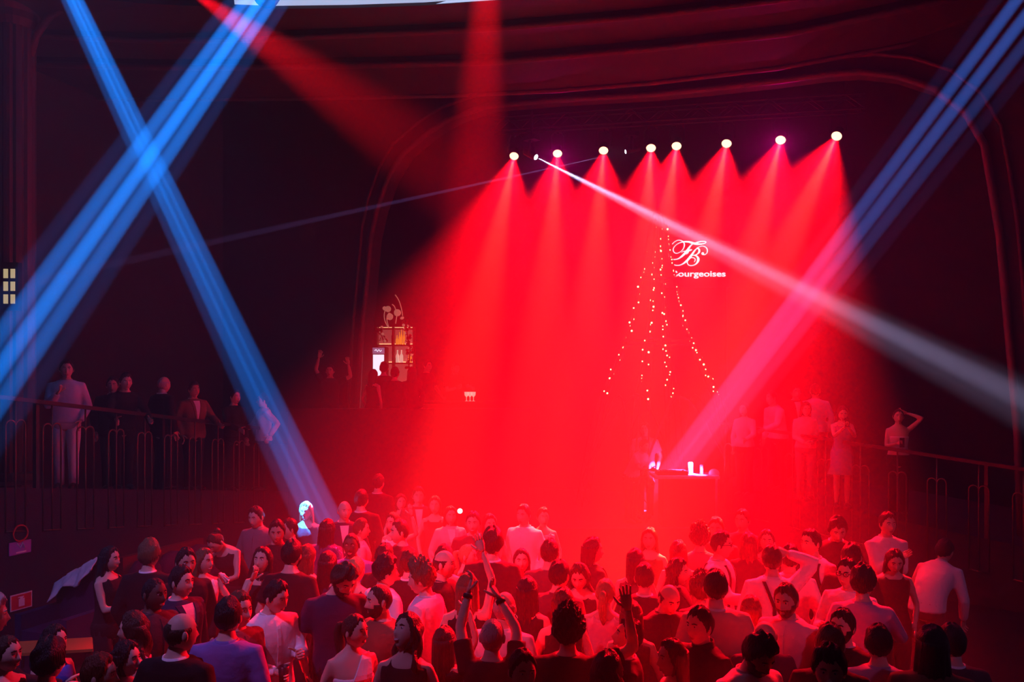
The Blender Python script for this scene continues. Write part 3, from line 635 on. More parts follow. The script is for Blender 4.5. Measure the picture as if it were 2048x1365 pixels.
def hair_mesh(kind, M, fem, seed, length=.3):
    r_ = random.Random(seed); mb = MB(); G = HAIRG[fem]; n = len(PH2); ph0 = [r_.random() * 6 for _ in range(6)]
    T = {'short': .013, 'buzz': .005, 'bald': .006, 'thick': .024, 'curly': .034, 'long': .016, 'wavy': .022, 'bob': .018, 'pony': .010, 'bun': .010}[kind]
    V = []; mk = []; big = kind in ('long', 'wavy', 'bob')
    def disp(p, ph, th):
        ad = abs(math.degrees(ph)); zl = float(np.interp(ad, *ZL)) + .005 * math.sin(9 * ph + ph0[4]) + .004 * math.sin(23 * ph + ph0[5])
        if big: zl -= (.10 if ad > 78 else .03 * max(0, (ad - 50) / 28)); zl += .012 * max(0, 1 - ad / 20)
        if kind == 'thick': zl -= .014 * max(0, 1 - ad / 50)
        k = max(0, min(1, (p.z - zl) / .014))
        if kind == 'bald': k *= max(0, min(1, (.050 - p.z) / .022)) if ad < 150 else max(0, min(1, (.078 - p.z) / .022))
        lump = .22 * math.sin(5 * ph + ph0[0] + 4 * th) + .2 * math.sin(9 * th + ph0[1] + 3 * ph) + .16 * math.sin(26 * ph + 5 * th + ph0[3])
        if kind == 'curly': lump += .5 * math.sin(15 * ph + ph0[2]) * math.sin(14 * th + ph0[3])
        lo = max(0, min(1, (p.z + .075) / .11)); tp = max(0, p.z / .118)
        sh = (.30 + .70 * lo) * (1 + (.9 if kind in ('short', 'thick', 'curly') else .25) * tp * tp) if not big else 1 + .3 * tp
        d = p.normalized()
        return p + d * (T * sh * (1 + .6 * lump) * k - .003 * (1 - k)), k
    for i, t in enumerate(TH2):
        for j, p in enumerate(PH2):
            q, k = disp(G[i][j], p, t); V.append(M @ q); mk.append(k)
    q, k = disp(head_pt(0.001, 0), math.pi, 0); V.append(M @ q); mk.append(k); top = len(V) - 1; f = []
    for i in range(len(TH2) - 1):
        for j in range(n):
            k = (j + 1) % n; fc = (i * n + j, i * n + k, (i + 1) * n + k, (i + 1) * n + j)
            if any(mk[c] > .02 for c in fc): f.append(fc)
    if mk[top] > .02: f += [(top, (j + 1) % n, j) for j in range(n)]
    mb.add(V, f)
    if kind in ('long', 'wavy', 'bob'):
        L = {'bob': .12}.get(kind, length); rows_o = []; rows_i = []; na = 22; nz = 10
        for iz in range(nz + 1):
            t = iz / nz; z = .05 - t * (.05 + .10 + L); a_max = math.radians(104 - 6 * t)
            ro = []; ri = []
            for ia in range(na + 1):
                an = -a_max + 2 * a_max * ia / na
                rx = .088 + (.014 * t if kind != 'wavy' else .032 * t); ry = .108 - .01 * t
                wv = (.006 * math.sin(ia * 2.1 + ph0[0]) + .004 * math.sin(ia * 4.7 + 3 * t)) * (.3 + t) + (.014 * math.sin(9 * t + ia * .5 + ph0[1]) if kind == 'wavy' else 0)
                if z < -.12: rx *= 1 - .10 * min(1, (-.12 - z) / .2)
                x = (rx + wv) * math.sin(an); y = .012 + (ry + wv) * math.cos(an) + .02 * t
                zz = z - (.03 * math.cos(an * 1.2) + .012 * math.sin(ia * 1.7 + ph0[2])) * t
                ro.append(Vector((x, y, zz))); th_ = .026 * (1 - .75 * t ** 3); l_ = math.hypot(x, y - .012)
                ri.append(Vector((x * (1 - th_ / l_), .012 + (y - .012) * (1 - th_ / l_), zz)))
            rows_o.append(ro); rows_i.append(ri)
        # hair falls by gravity: turn with the head's yaw only below the skull
        Mv = M
        rings = [[Mv @ p for p in ro] + [Mv @ p for p in reversed(ri)] for ro, ri in zip(rows_o, rows_i)]
        mb.rings(rings)
    if kind == 'pony':
        pts = [(0, .10, .045), (0, .135, .035), (0, .15, -.02), (.005, .14, -.10), (0, .125, -.19), (0, .12, -.24)]
        mb.tube([M @ Vector(p) for p in pts], [.018, .026, .036, .038, .028, .008], 8)
    if kind == 'bun': mb.sphere(M @ Vector((0, .10, .075)), .042, 10, 7)
    return mb

def ik(sh, tgt, l1, l2, pole):
    d = tgt - sh; L = d.length
    if L > (l1 + l2) * .995: tgt = sh + d.normalized() * (l1 + l2) * .995; d = tgt - sh; L = d.length
    a = (l1 * l1 - l2 * l2 + L * L) / (2 * L); h = math.sqrt(max(0, l1 * l1 - a * a)); u = d / L
    pv = pole - u * pole.dot(u); pv = pv.normalized() if pv.length > 1e-5 else u.orthogonal().normalized()
    return sh + u * a + pv * h, tgt
ARM = {'down': (.05, .05, -.50), 'bent': (-.10, .30, -.20), 'drink': (-.06, .27, -.04), 'up': (.03, .12, .50), 'phone': (-.13, .36, .0), 'hip': (.14, -.02, -.40), 'fwd': (.02, .42, -.22), 'clap': (-.16, .30, -.10),
       'out': (.36, .18, -.22), 'hold': (-.04, .34, -.28), 'chin': (-.15, .22, .08), 'wave': (.22, .12, .36), 'side': (.2, .1, -.42), 'rail': (.05, .38, -.32), 'high': (-.05, .16, .50), 'lap': (-.1, .22, -.38), 'cross': (-.2, .24, -.22), 'head': (-.04, .05, .28)}
def add_hand(mb, wr, d, nrm, curl, side, s):
    d = d.normalized(); nrm = (nrm - d * nrm.dot(d)).normalized(); ac = d.cross(nrm)           # across the palm
    def q(a, l, t): return wr + ac * (a * s) + d * (l * s) + nrm * (t * s)
    mb.rings([[q(w_ * math.cos(t), l, h * math.sin(t)) for t in [2 * math.pi * k / 8 for k in range(8)]] for l, w_, h in ((-.01, .024, .020), (.02, .033, .018), (.055, .042, .016), (.085, .041, .013), (.095, .034, .010))])
    for i, (a, ln) in enumerate(((-.030, .066), (-.010, .078), (.011, .073), (.030, .058))):
        c = curl * (1 + .12 * i); p = q(a, .085, 0); dr = d.copy(); pts = [p]; rr = [.0095 * s]
        for k, fr in enumerate((.45, .32, .23)):
            dr = (Matrix.Rotation(-c * (.5 if k == 0 else .8), 3, ac) @ dr).normalized(); p = p + dr * ln * fr * s + ac * (a * .12 * s * (1 - min(1, curl))); pts.append(p); rr.append((.0088, .0078, .006)[k] * s)
        mb.tube(pts, rr, 6)
    a0 = -1 if side > 0 else 1
    dr = (d * .7 + ac * a0 * .75 + nrm * .25 * (1 + curl)).normalized()
    p0 = q(a0 * .026, .018, .006); p1 = p0 + dr * .04 * s; dr2 = (dr + d * .5 + nrm * .3 * curl).normalized(); p2 = p1 + dr2 * .032 * s; p3 = p2 + (dr2 + d * .3).normalized() * .022 * s
    mb.tube([p0, p1, p2, p3], [.013 * s, .0115 * s, .0095 * s, .0065 * s], 6)
    return wr + d * (.07 * s)

TM = dict(z=[.80, .86, .95, 1.03, 1.12, 1.22, 1.31, 1.38, 1.43, 1.462, 1.485, 1.50], rx=[.13, .165, .172, .162, .155, .168, .182, .186, .172, .125, .082, .06], ry=[.09, .118, .124, .114, .110, .118, .122, .114, .098, .080, .066, .058], yc=[0, 0, 0, 0, 0, -.004, -.004, 0, .006, .012, .012, .008])
TF = dict(z=TM['z'], rx=[.13, .168, .172, .148, .128, .136, .148, .158, .148, .105, .066, .05], ry=[.09, .118, .122, .104, .094, .112, .122, .104, .086, .068, .056, .050], yc=[0, .004, .006, 0, 0, -.014, -.018, -.002, .006, .012, .012, .008])
class Fig: pass
REMESH = []
def figure(D):
    fem = D.get('g', 'm') == 'f'; h = D['h']; s = h / 1.75; T = TF if fem else TM; g = Fig()
    lean = math.radians(D.get('lean', 0)); sl_ = math.radians(D.get('side', 0))
    def bend(p):
        p = Vector(p); t = max(0, min(1, (p.z - .90) / .45)); zp = .92
        if t <= 0: return p * s
        a = lean * (.45 + .55 * t); q = Vector((p.x, p.y, p.z - zp)); q = Matrix.Rotation(a, 3, 'X') @ q; q = Matrix.Rotation(sl_ * t, 3, 'Y') @ q
        return Vector((q.x, q.y, q.z + zp)) * s
    g.bend = bend; g.s = s
    nk = bend((0, .008, 1.49)); hy = math.radians(D.get('hy', 0)); hp = math.radians(D.get('hp', 0)); hr = math.radians(D.get('hr', 0))
    R = Matrix.Rotation(hy, 3, 'Z') @ Matrix.Rotation(hr, 3, 'Y') @ Matrix.Rotation(-hp + lean * .35, 3, 'X')
    hs = (s * .5 + .5) * (.96 if fem else 1.0) * 1.04
    hc = nk + R @ Vector((0, -.030 * s, .128 * hs))
    g.M = Matrix.Translation(hc) @ R.to_4x4() @ Matrix.Scale(hs, 4); g.hc = hc; g.nk = nk
    return g
def ring_at(T, z, off, bend, n=18, ex=2.4):
    rx = np.interp(z, T['z'], T['rx']) + off; ry = np.interp(z, T['z'], T['ry']) + off; yc = np.interp(z, T['z'], T['yc']); r = []
    for k in range(n):
        t = 2 * math.pi * k / n; c, s_ = math.cos(t), math.sin(t)
        r.append(bend((rx * math.copysign(abs(c) ** (2 / ex), c), yc + ry * math.copysign(abs(s_) ** (2 / ex), s_), z)))
    return r
LONG = {'shirt', 'jacket', 'sweater', 'blouse', 'vest', 'susp'}
def build_person(D, idx):
    fem = D.get('g', 'm') == 'f'; T = TF if fem else TM; g = figure(D); s = g.s; bend = g.bend
    top, tcol = D.get('top', ('shirt', 'bk')); bot, bcol = D.get('bot', ('skirt' if top == 'dress' else 'trousers', 'bk')); sk = cloth(SK[D.get('skin', 'l')], 'skin')
    hk, hcol = D.get('hair', ('short', 'br')); sw = (.172 if not fem else .148); det = MB(); raw = MB(); tmb = MB()
    covered = top in LONG
    cut = {'dress': 1.40, 'tank': 1.42, 'strapless': 1.31, 'halter': 1.40}.get(top, 1.485)
    zz = [z for z in T['z']]
    raw.rings([ring_at(T, z, (-.012 if z < cut - .02 else 0), bend) for z in zz])
    raw.tube([bend((0, .012, 1.44)), g.nk + Vector((0, 0, .0)), g.M @ Vector((0, .022, -.06))], [(.056 if not fem else .047) * s] * 3, 12)
    g.hands = []; sleeve = []; bu, bf = (.29, .255)
    for side, key in ((1, D.get('L', 'down')), (-1, D.get('R', 'down'))):        # +x is the image-right arm when facing the viewer
        o, fw, up = ARM[key] if isinstance(key, str) else key
        sh = bend((side * (sw + .004), .006, 1.405)); la = bend((0, 0, 1.405))
        tgt = sh + Vector((side * o, -fw, up)) * s
        pole = Vector((side * .6, .5, -.7)) if up < .2 else Vector((side * 1.0, -.1, -.3))
        el, wr = ik(sh, tgt, bu * s, bf * s, pole)
        k = .86 if covered else (.92 if fem else 1.0); fsc = .88 if fem else 1
        inn = sh + Vector((-side * .05 * s, 0, .0))
        raw.tube([inn, sh, sh.lerp(el, .35), sh.lerp(el, .8), el, el.lerp(wr, .3), el.lerp(wr, .75), wr], [r * s * k * fsc for r in (.05, .056, .052, .044, .042, .043, .034, .027)], 10)
        dirn = (wr - el).normalized(); inward = Vector((-side, -.25, 0)) if key not in ('up', 'high', 'wave') else Vector((-side * .2, -1, 0))
        curl = D.get('curl', .55 if key not in ('up', 'wave', 'clap', 'high') else .18)
        if key in ('drink', 'hold', 'phone', 'bent'): curl = D.get('curl', 1.0)
        pc = add_hand(det, wr, dirn, inward, curl, side, s * (.92 if fem else 1.0)); g.hands.append((pc, dirn, inward))
        sleeve.append((side, inn, sh, el, wr))
    for sd in (-1, 1):
        raw.tube([(sd * .085 * s, 0, .90 * s), (sd * .09 * s, -.01 * s, .70 * s), (sd * .088 * s, -.015 * s, .5 * s), (sd * .086 * s, .01 * s, .33 * s), (sd * .085 * s, .02 * s, .1 * s), (sd * .085 * s, .015 * s, .05 * s)], [r * s for r in (.085, .072, .054, .052, .036, .034)], 10)
        raw.tube([(sd * .085 * s, .06 * s, .035 * s), (sd * .09 * s, -.06 * s, .04 * s), (sd * .095 * s, -.15 * s, .025 * s)], [r * s for r in (.03, .034, .022)], 8)
    add_head(det, g.M, fem, D.get('smile', False))
    me_raw = raw.mesh('raw'); me_det = det.mesh('det', [sk, M_eye, M_iris, cloth(HC[hcol], 'hair'), M_lip, M_teeth])
    # --- clothing shells
    off = {'jacket': .026, 'sweater': .020, 'shirt': .018, 'susp': .018, 'vest': .020, 'blouse': .020, 'tee': .016, 'tank': .012, 'dress': .012, 'strapless': .012, 'halter': .012}[top]
    lo_z = {'jacket': .84, 'shirt': .90, 'susp': .93, 'vest': .93, 'tee': .90}.get(top, .92)
    zs = [z for z in np.linspace(lo_z, cut, 10)]
    tmb.rings([ring_at(T, z, off + (.012 if z < .95 and top in ('shirt', 'jacket') else 0), bend, 20) for z in zs])
    ssc = .9 if fem else 1
    for side, inn, sh, el, wr in sleeve:
        if covered: tmb.tube([inn, sh, sh.lerp(el, .4), sh.lerp(el, .85), el, el.lerp(wr, .35), el.lerp(wr, .8), wr.lerp(el, .02)], [(r + off * .8) * s * ssc for r in (.052, .058, .052, .045, .044, .042, .034, .028)], 10)
        elif top == 'tee': tmb.tube([inn, sh, sh.lerp(el, .35), sh.lerp(el, .7)], [(r + off) * s * ssc for r in (.052, .058, .054, .054)], 10)
        elif top in ('tank', 'dress', 'halter'):
            x0 = .085 if top != 'halter' else .05
            pts = [bend((side * x0 * 1.1, T['yc'][7] - np.interp(1.38, T['z'], T['ry']) - .004, 1.375)), bend((side * x0, -.075, 1.43)), bend((side * x0 * .95, .0, 1.478)), bend((side * x0, .085, 1.43)), bend((side * x0 * 1.1, np.interp(1.38, T['z'], T['ry']) + .004, 1.375))]
            tmb.tube(pts, [(.006, .016)] * 5, 6, up=(0, 0, 1))
    tm = cloth(CC[tcol]) if not D.get('sequin') else cloth(CC[tcol], 'sequin')
    me_top = tmb.mesh('raw')
    return dict(D=D, g=g, raw=me_raw, det=me_det, top=me_top, T=T, fem=fem, sk=sk, tm=tm, topk=top, bot=bot, bcol=bcol, hk=hk, hcol=hcol, off=off, sleeve=sleeve, idx=idx)

def cloth_parts(B, body):
    D, g, T, fem = B['D'], B['g'], B['T'], B['fem']; s = g.s; bend = g.bend; top = B['topk']
    shirt = B['top_obj']
    def band(name, col, r0, r1, z0, z1, parent, gap=.35):               # collar standing round the neck, open at the throat
        mb = MB(); ro = []; ri = []; n = 18
        rows = []
        for zz, rr in ((z0, r0), (z1, r1), (z1 - .004, r1 - .006), (z0, r0 - .008)):
            rows.append([bend((rr * math.sin(a), .012 - rr * math.cos(a) * 1.05 - (.0), zz - .028 * max(0, math.cos(a)) ** 2)) for a in [gap + (2 * math.pi - 2 * gap) * k / n for k in range(n + 1)]])
        mb.rings(rows + [rows[0]], cap=False, close=False); return mb.build(name, cloth(CC[col]), parent, smooth=True)
    if top in ('shirt', 'susp', 'vest', 'jacket') or D.get('collar'):
        col = D.get('collar') or (D['top'][1] if top in ('shirt',) else 'wh')
        nr = .064 if not fem else .054
        band('collar', col, nr + .016, nr + .010, 1.468, 1.500, shirt, D.get('gap', .4))
    def front_strip(name, col, zt, zb, w0, w1, off, parent, back=False, x0=0.0, x1=0.0):
        mb = MB(); rows = []; sgn = -1 if not back else 1
        for k in range(9):
            t = k / 8; z = zt + (zb - zt) * t; w_ = w0 + (w1 - w0) * t; xc = x0 + (x1 - x0) * t; r = []
            rx = np.interp(z, T['z'], T['rx']) + off; ry = np.interp(z, T['z'], T['ry']) + off; yc = np.interp(z, T['z'], T['yc'])
            for u in (-1, -.33, .33, 1):
                x = xc + u * w_ / 2; y = yc + sgn * ry * max(.15, 1 - (abs(x) / rx) ** 2.4) ** (1 / 2.4); r.append(bend((x, y, z)))
            for u in (1, .33, -.33, -1):
                x = xc + u * w_ / 2; y = yc + sgn * (ry - .02) * max(.12, 1 - (abs(x) / rx) ** 2.4) ** (1 / 2.4); r.append(bend((x, y, z)))
            rows.append(r)
        mb.rings(rows); return mb.build(name, cloth(CC[col]), parent, smooth=False)
    o_ = B['off'] + .004
    if top == 'jacket':
        front_strip('shirt_front', D.get('collar', 'wh'), 1.455, 1.12, .11, .012, o_ - .001, shirt)
        for sd in (-1, 1): front_strip('lapel', D['top'][1], 1.455, 1.14, .05, .02, o_ + .008, shirt, x0=sd * .085, x1=sd * .02)
    if top == 'shirt': front_strip('placket', D['top'][1], 1.45, .93, .03, .03, o_, shirt)
    if top == 'susp':
        for sd in (-1, 1):
            front_strip('brace', 'bk', 1.455, .95, .028, .028, o_ + .002, shirt, x0=sd * .085, x1=sd * .10)
            front_strip('brace', 'bk', 1.462, 1.24, .028, .028, o_ + .002, shirt, True, sd * .085, 0.0)
        front_strip('brace', 'bk', 1.25, .95, .03, .03, o_ + .002, shirt, True)
    if top == 'vest':
        mb = MB(); mb.rings([ring_at(T, z, B['off'] + .010, bend, 20) for z in (.93, 1.05, 1.15, 1.25)]); mb.build('waistcoat', cloth(CC['bk']), shirt, smooth=True)
        for sd in (-1, 1): front_strip('waistcoat_strap', 'bk', 1.455, 1.24, .06, .15, o_ + .006, shirt, x0=sd * .10, x1=sd * .09)
        front_strip('waistcoat_back', 'bk', 1.44, 1.24, .2, .3, o_ + .006, shirt, True)
    if D.get('scarf'):
        band('scarf', D['scarf'], .085, .075, 1.45, 1.53, body, .05)
    if D.get('ruffle'):
        for sd in (-1, 1):
            mb = MB(); c = bend((sd * (.165), 0, 1.42)); rows = []
            for k, (r0, z0) in enumerate(((.03, .03), (.07, .015), (.095, -.02))):
                rows.append([c + Vector((sd * (.02 + r0 * .5 + .012 * math.sin(7 * a) * (k > 0)), r0 * 1.2 * math.cos(a), z0 * 1 + r0 * .45 * math.sin(a))) * 1.0 for a in [2 * math.pi * q / 20 for q in range(20)]])
            mb.rings(rows, cap=True); mb.build('ruffle', cloth(CC['wh']), shirt, smooth=True)
    if B['bot'] == 'trousers':
        mb = MB(); mb.rings([ring_at(T, z, .014, lambda p: bend(p), 16) for z in (.82, .88, .95, 1.0)])
        for sd in (-1, 1):
            mb.tube([(sd * .085 * s, 0, .92 * s), (sd * .092 * s, -.01 * s, .70 * s), (sd * .09 * s, -.015 * s, .5 * s), (sd * .088 * s, .01 * s, .30 * s), (sd * .088 * s, .015 * s, .06 * s)], [r * s for r in (.10, .09, .072, .066, .062)], 10)
        mb.build('trousers', cloth(CC[B['bcol']]), body, smooth=True)
    else:
        mb = MB(); zl = D.get('hem', .50)
        def rg(z, k):
            rx = np.interp(z, T['z'], T['rx']); ry = np.interp(z, T['z'], T['ry']); fl = k * D.get('flare', .05)
            return [bend(((rx + .016 + fl + .008 * math.sin(6 * t) * k) * math.cos(t), (ry + .016 + fl + .008 * math.sin(6 * t) * k) * math.sin(t), z)) for t in [2 * math.pi * q / 24 for q in range(24)]]
        mb.rings([rg(1.02, 0), rg(.95, 0), rg(.86, .1), rg(.7, .5), rg(zl, 1)])
        mb.build('skirt', cloth(CC[B['bcol']], 'sequin' if D.get('sequin') else 'c'), body, smooth=True)
    for sd in (-1, 1):
        mb = MB(); mb.tube([(sd * .086 * s, .085 * s, .04 * s), (sd * .088 * s, .02 * s, .05 * s), (sd * .092 * s, -.08 * s, .045 * s), (sd * .096 * s, -.17 * s, .03 * s), (sd * .097 * s, -.19 * s, .022 * s)], [(r * s, r2 * s) for r, r2 in ((.032, .035), (.042, .048), (.046, .042), (.036, .028), (.012, .015))], 10, up=(0, 0, 1)); mb.build('shoe', M_shoe, body, smooth=True)
    if B['hk'] != 'none': hair_mesh(B['hk'], g.M, fem, B['idx'], D.get('hl', .28)).build('hair', cloth(HC[B['hcol']], 'hair'), body, smooth=True)
    if D.get('beard'):
        mb = MB(); G = HEADG[fem]; n = len(PHS); V = []; mk = []
        for i, t in enumerate(THS):
            for j, p in enumerate(PHS):
                q = G[i][j]; ad = abs(math.degrees(p)); k = max(0, min(1, (-.035 - q.z + (.03 if ad > 60 else 0)) / .012)) * max(0, min(1, (100 - ad) / 15)) * (1 if not (ad < 18 and -.075 < q.z < -.05) else 0)
                V.append(g.M @ (q + q.normalized() * (.008 * k - .003 * (1 - k)))); mk.append(k)
        f = []
        for i in range(len(THS) - 1):
            for j in range(n):
                k = (j + 1) % n; fc = (i * n + j, i * n + k, (i + 1) * n + k, (i + 1) * n + j)
                if any(mk[c] > .02 for c in fc): f.append(fc)
        mb.add(V, f); mb.build('beard', cloth(HC[B['hcol']], 'hair'), body, smooth=True)
    if D.get('glasses'):
        mb = MB()
        for sd in (-1, 1):
            mb.tube([g.M @ Vector((sd * .032 + .021 * math.cos(a), -.094, .016 + .017 * math.sin(a))) for a in [2 * math.pi * q / 12 for q in range(13)]], .003, 5)
            mb.tube([g.M @ Vector((sd * .053, -.092, .02)), g.M @ Vector((sd * .082, -.02, .015)), g.M @ Vector((sd * .082, .02, .01))], .003, 5)
        mb.tube([g.M @ Vector((-.011, -.096, .02)), g.M @ Vector((.011, -.096, .02))], .003, 5); mb.build('glasses', M_black, body)
    if D.get('watch'):
        for i, (side, inn, sh, el, wr) in enumerate(B['sleeve']):
            mb = MB(); d = (el - wr).normalized(); mb.tube([wr + d * .015, wr + d * .045], .036 * s, 12); mb.build('bracelet', M_black, body, smooth=True)
    if D.get('bag'):
        front_strip('bag_strap', 'bk', 1.455, .98, .022, .022, o_ + .006, body, x0=-.09, x1=.12)
    if D.get('sash'):
        front_strip('shoulder_strap', D['sash'], 1.46, 1.2, .07, .2, o_ + .004, shirt, x0=.09, x1=0)

PEOPLE = []
def p_(px, py, label, g='m', yaw=0, hair=('short', 'br'), top=('shirt', 'bk'), **k):
    PEOPLE.append(dict(px=px, py=py, label=label, g=g, yaw=yaw, hair=hair, top=top, **k))
# --- left of the floor
p_(220, 1120, 'person in sleeveless black top standing right beside the pale coat', 'f', 80, ('long', 'bk'), ('tank', 'bk'), hl=.15, L='bent', R='bent')
p_(300, 1113, 'person in black jacket with back turned in front of the banquette', 'm', 175, ('thick', 'lb'), ('jacket', 'bk'))
p_(311, 1190, 'person in dark shirt facing right, left of the navy jacket', 'm', 65, ('buzz', 'bk'), ('shirt', 'dk'), skin='d')
p_(361, 1166, 'person in navy jacket with open pale shirt front facing right', 'm', 62, ('short', 'bk'), ('jacket', 'nv'), collar='pk', hy=10)
p_(407, 1124, 'person in white top with ruffled shoulders facing right', 'f', 45, ('long', 'lb'), ('tank', 'wh'), ruffle=True, L=(.18, .28, -.40), R='down', hy=22, smile=True, hl=.12)
p_(432, 1086, 'person in black tank top bending over a camera', 'f', -15, ('bun', 'br'), ('tank', 'bk'), lean=24, side=-10, hp=-35, hy=-10, L='hold', R='hold', h=1.72, lk=1)
p_(272, 1262, 'person in lavender sleeveless top facing left near the lower left', 'f', -70, ('wavy', 'br'), ('tank', 'lv'), hl=.12, hy=-12)
p_(362, 1268, 'person in black jacket with white collar line, back turned, at lower left', 'm', 165, ('bald', 'br'), ('jacket', 'bk'), hy=-30)
p_(457, 1237, 'person in violet blue shirt with back turned at lower left', 'm', 178, ('short', 'bk'), ('shirt', 'pu'))
p_(92, 1283, 'person in bright blue dress beside the low brown table', 'f', 60, ('long', 'bk'), ('dress', 'bl'), hl=.1, hy=15, bot=('skirt', 'bl'), R='bent')
p_(6, 1310, 'person in sleeveless black cut by the left edge, face turned right', 'f', 80, ('pony', 'br'), ('tank', 'bk'))
p_(8, 1234, 'person in black sweater at the left edge reaching over the purple box', 'm', 120, ('thick', 'gr'), ('sweater', 'bk'), R=(.1, .45, -.25))
p_(101, 1326, 'person in dark blue shirt, back turned, in the bottom left corner', 'm', 170, ('thick', 'bk'), ('shirt', 'nv'))
p_(252, 1320, 'person in black dress facing right at the bottom left, hand held forward', 'f', 70, ('long', 'bk'), ('dress', 'bk'), R='fwd', hl=.1, hy=10)
p_(198, 1354, 'person cut by the bottom edge at left with only the head showing', 'm', 100, ('short', 'rd'), ('shirt', 'bk'))
p_(372, 1128, 'person in black shirt half hidden behind the white ruffled top', 'm', 40, ('short', 'bk'), ('shirt', 'bk'), skin='m')
p_(484, 1222, 'person in dark red shirt just right of the violet blue shirt', 'm', 60, ('short', 'rd'), ('shirt', 'bu'))
p_(512, 1036, 'person in pale grey shirt lowering a champagne flute', 'm', -20, ('short', 'bk'), ('shirt', 'gy'), L='down', R=(.02, .25, -.36), hp=-10)
# --- left middle
p_(554, 1066, 'person in open black shirt facing the viewer left of the blue beam', 'm', 8, ('short', 'bk'), ('shirt', 'bk'), hp=-8, skin='m', gap=.9)
p_(580, 1060, 'person in black dress facing left, right beside the open black shirt', 'f', -60, ('short', 'bk'), ('dress', 'bk'))
p_(612, 1024, 'person in black strap dress brightly lit by the blue beam', 'f', 5, ('bob', 'bl'), ('dress', 'bk'), hy=-12)
p_(691, 1023, 'person in navy suit and white shirt right of the blue beam', 'm', 15, ('bald', 'gr'), ('jacket', 'nv'), hy=12)
p_(721, 1002, 'person in black suit, back turned, right behind the navy suit', 'm', 172, ('short', 'bk'), ('jacket', 'bk'), h=1.86)
p_(657, 1062, 'person in purple sequin top with back turned', 'f', 160, ('bob', 'bk'), ('tee', 'pu'), sequin=True, hl=.05)
p_(720, 1060, 'person in pink t-shirt facing right below the navy suit', 'f', 110, ('short', 'rd'), ('tee', 'pk'), hy=-15)
p_(697, 1092, 'person in purple shirt holding a lit phone', 'm', 0, ('buzz', 'bk'), ('shirt', 'pu'), skin='d', L='bent')
p_(530, 1122, 'person with black scarf and hand at the chin facing the viewer', 'f', -10, ('long', 'bk'), ('dress', 'bk'), scarf='bk', hp=8, R='chin')
p_(584, 1112, 'person in black t-shirt with back turned, left of the sequin top', 'm', 165, ('short', 'bk'), ('tee', 'bk'), h=1.84, beard=True)
p_(618, 1116, 'person in black strap top, back turned, just right of the turned black t-shirt', 'f', 150, ('bob', 'rd'), ('tank', 'bk'), hl=.05)
p_(656, 1130, 'person in navy strap top with back turned below the purple sequins', 'f', 172, ('long', 'bk'), ('tank', 'nv'), hl=.2)
p_(686, 1164, 'person in dark blue t-shirt with head bowed', 'm', 20, ('thick', 'br'), ('tee', 'nv'), beard=True, hp=-30, hy=25, h=1.86)
p_(726, 1142, 'person in black strap top, back turned, just above the brown sweater', 'f', 170, ('pony', 'bl'), ('tank', 'bk'), hy=-10)
p_(784, 1146, 'person in white shirt turned half right, right behind the brown sweater', 'm', 130, ('thick', 'bk'), ('shirt', 'wh'), hy=-20)
p_(756, 1204, 'person in brown sweater facing left', 'm', -50, ('buzz', 'br'), ('sweater', 'bw'), beard=True, hy=-15)
p_(846, 1160, 'person in pale blue shirt facing left in the middle of the crowd', 'm', -110, ('curly', 'lb'), ('shirt', 'lb'), hy=15, hp=-8)
p_(876, 1130, 'person in black shirt facing right, just behind the pale blue shirt', 'm', 70, ('bald', 'br'), ('shirt', 'bk'), hy=10)
p_(541, 1196, 'person in white shirt looking down at a dark cup', 'm', 45, ('short', 'bk'), ('shirt', 'wh'), hy=20, hp=-14, L='bent', R='hold', h=1.80)
p_(717, 1264, 'person in white one shouldered top facing right at the bottom', 'f', 30, ('pony', 'br'), ('strapless', 'wh'), sash='wh', hy=35, smile=True)
p_(818, 1268, 'person in black tank top laughing with head tipped back', 'f', -10, ('wavy', 'br'), ('tank', 'bk'), hp=28, hy=-30, hr=-12, smile=True, hl=.15)
p_(890, 1288, 'person in black tank top, back turned, pointing one arm up', 'f', 170, ('long', 'br'), ('tank', 'bk'), L='down', R='up', curl=.9, hl=.3)
p_(771, 1116, 'person in black shirt, back turned, left behind the half turned white shirt', 'm', 150, ('short', 'bk'), ('shirt', 'bk'))
p_(812, 1128, 'person in black jacket, back turned, left behind the pale blue shirt', 'm', 160, ('short', 'br'), ('jacket', 'bk'))
p_(799, 1066, 'person in black sweater stretching out a pale cup', 'm', -70, ('short', 'br'), ('sweater', 'bk'), R='fwd', L='fwd')
p_(806, 1006, 'person in dark red dress in the haze near the back of the floor', 'f', 20, ('long', 'br'), ('dress', 'bu'))
p_(836, 994, 'person in dark red jacket in the haze at the back of the floor', 'm', 10, ('short', 'br'), ('jacket', 'bu'))
p_(786, 1047, 'person in white halter top raising one hand in the haze', 'f', -30, ('long', 'br'), ('halter', 'wh'), L='wave')
p_(757, 968, 'farthest back person in black jacket right of the blue beam', 'm', 160, ('short', 'bk'), ('jacket', 'bk'), h=1.85)
p_(866, 1012, 'person in dark sequin dress left of the pink jacket in the haze', 'f', 0, ('bob', 'br'), ('dress', 'bu'), sequin=True)
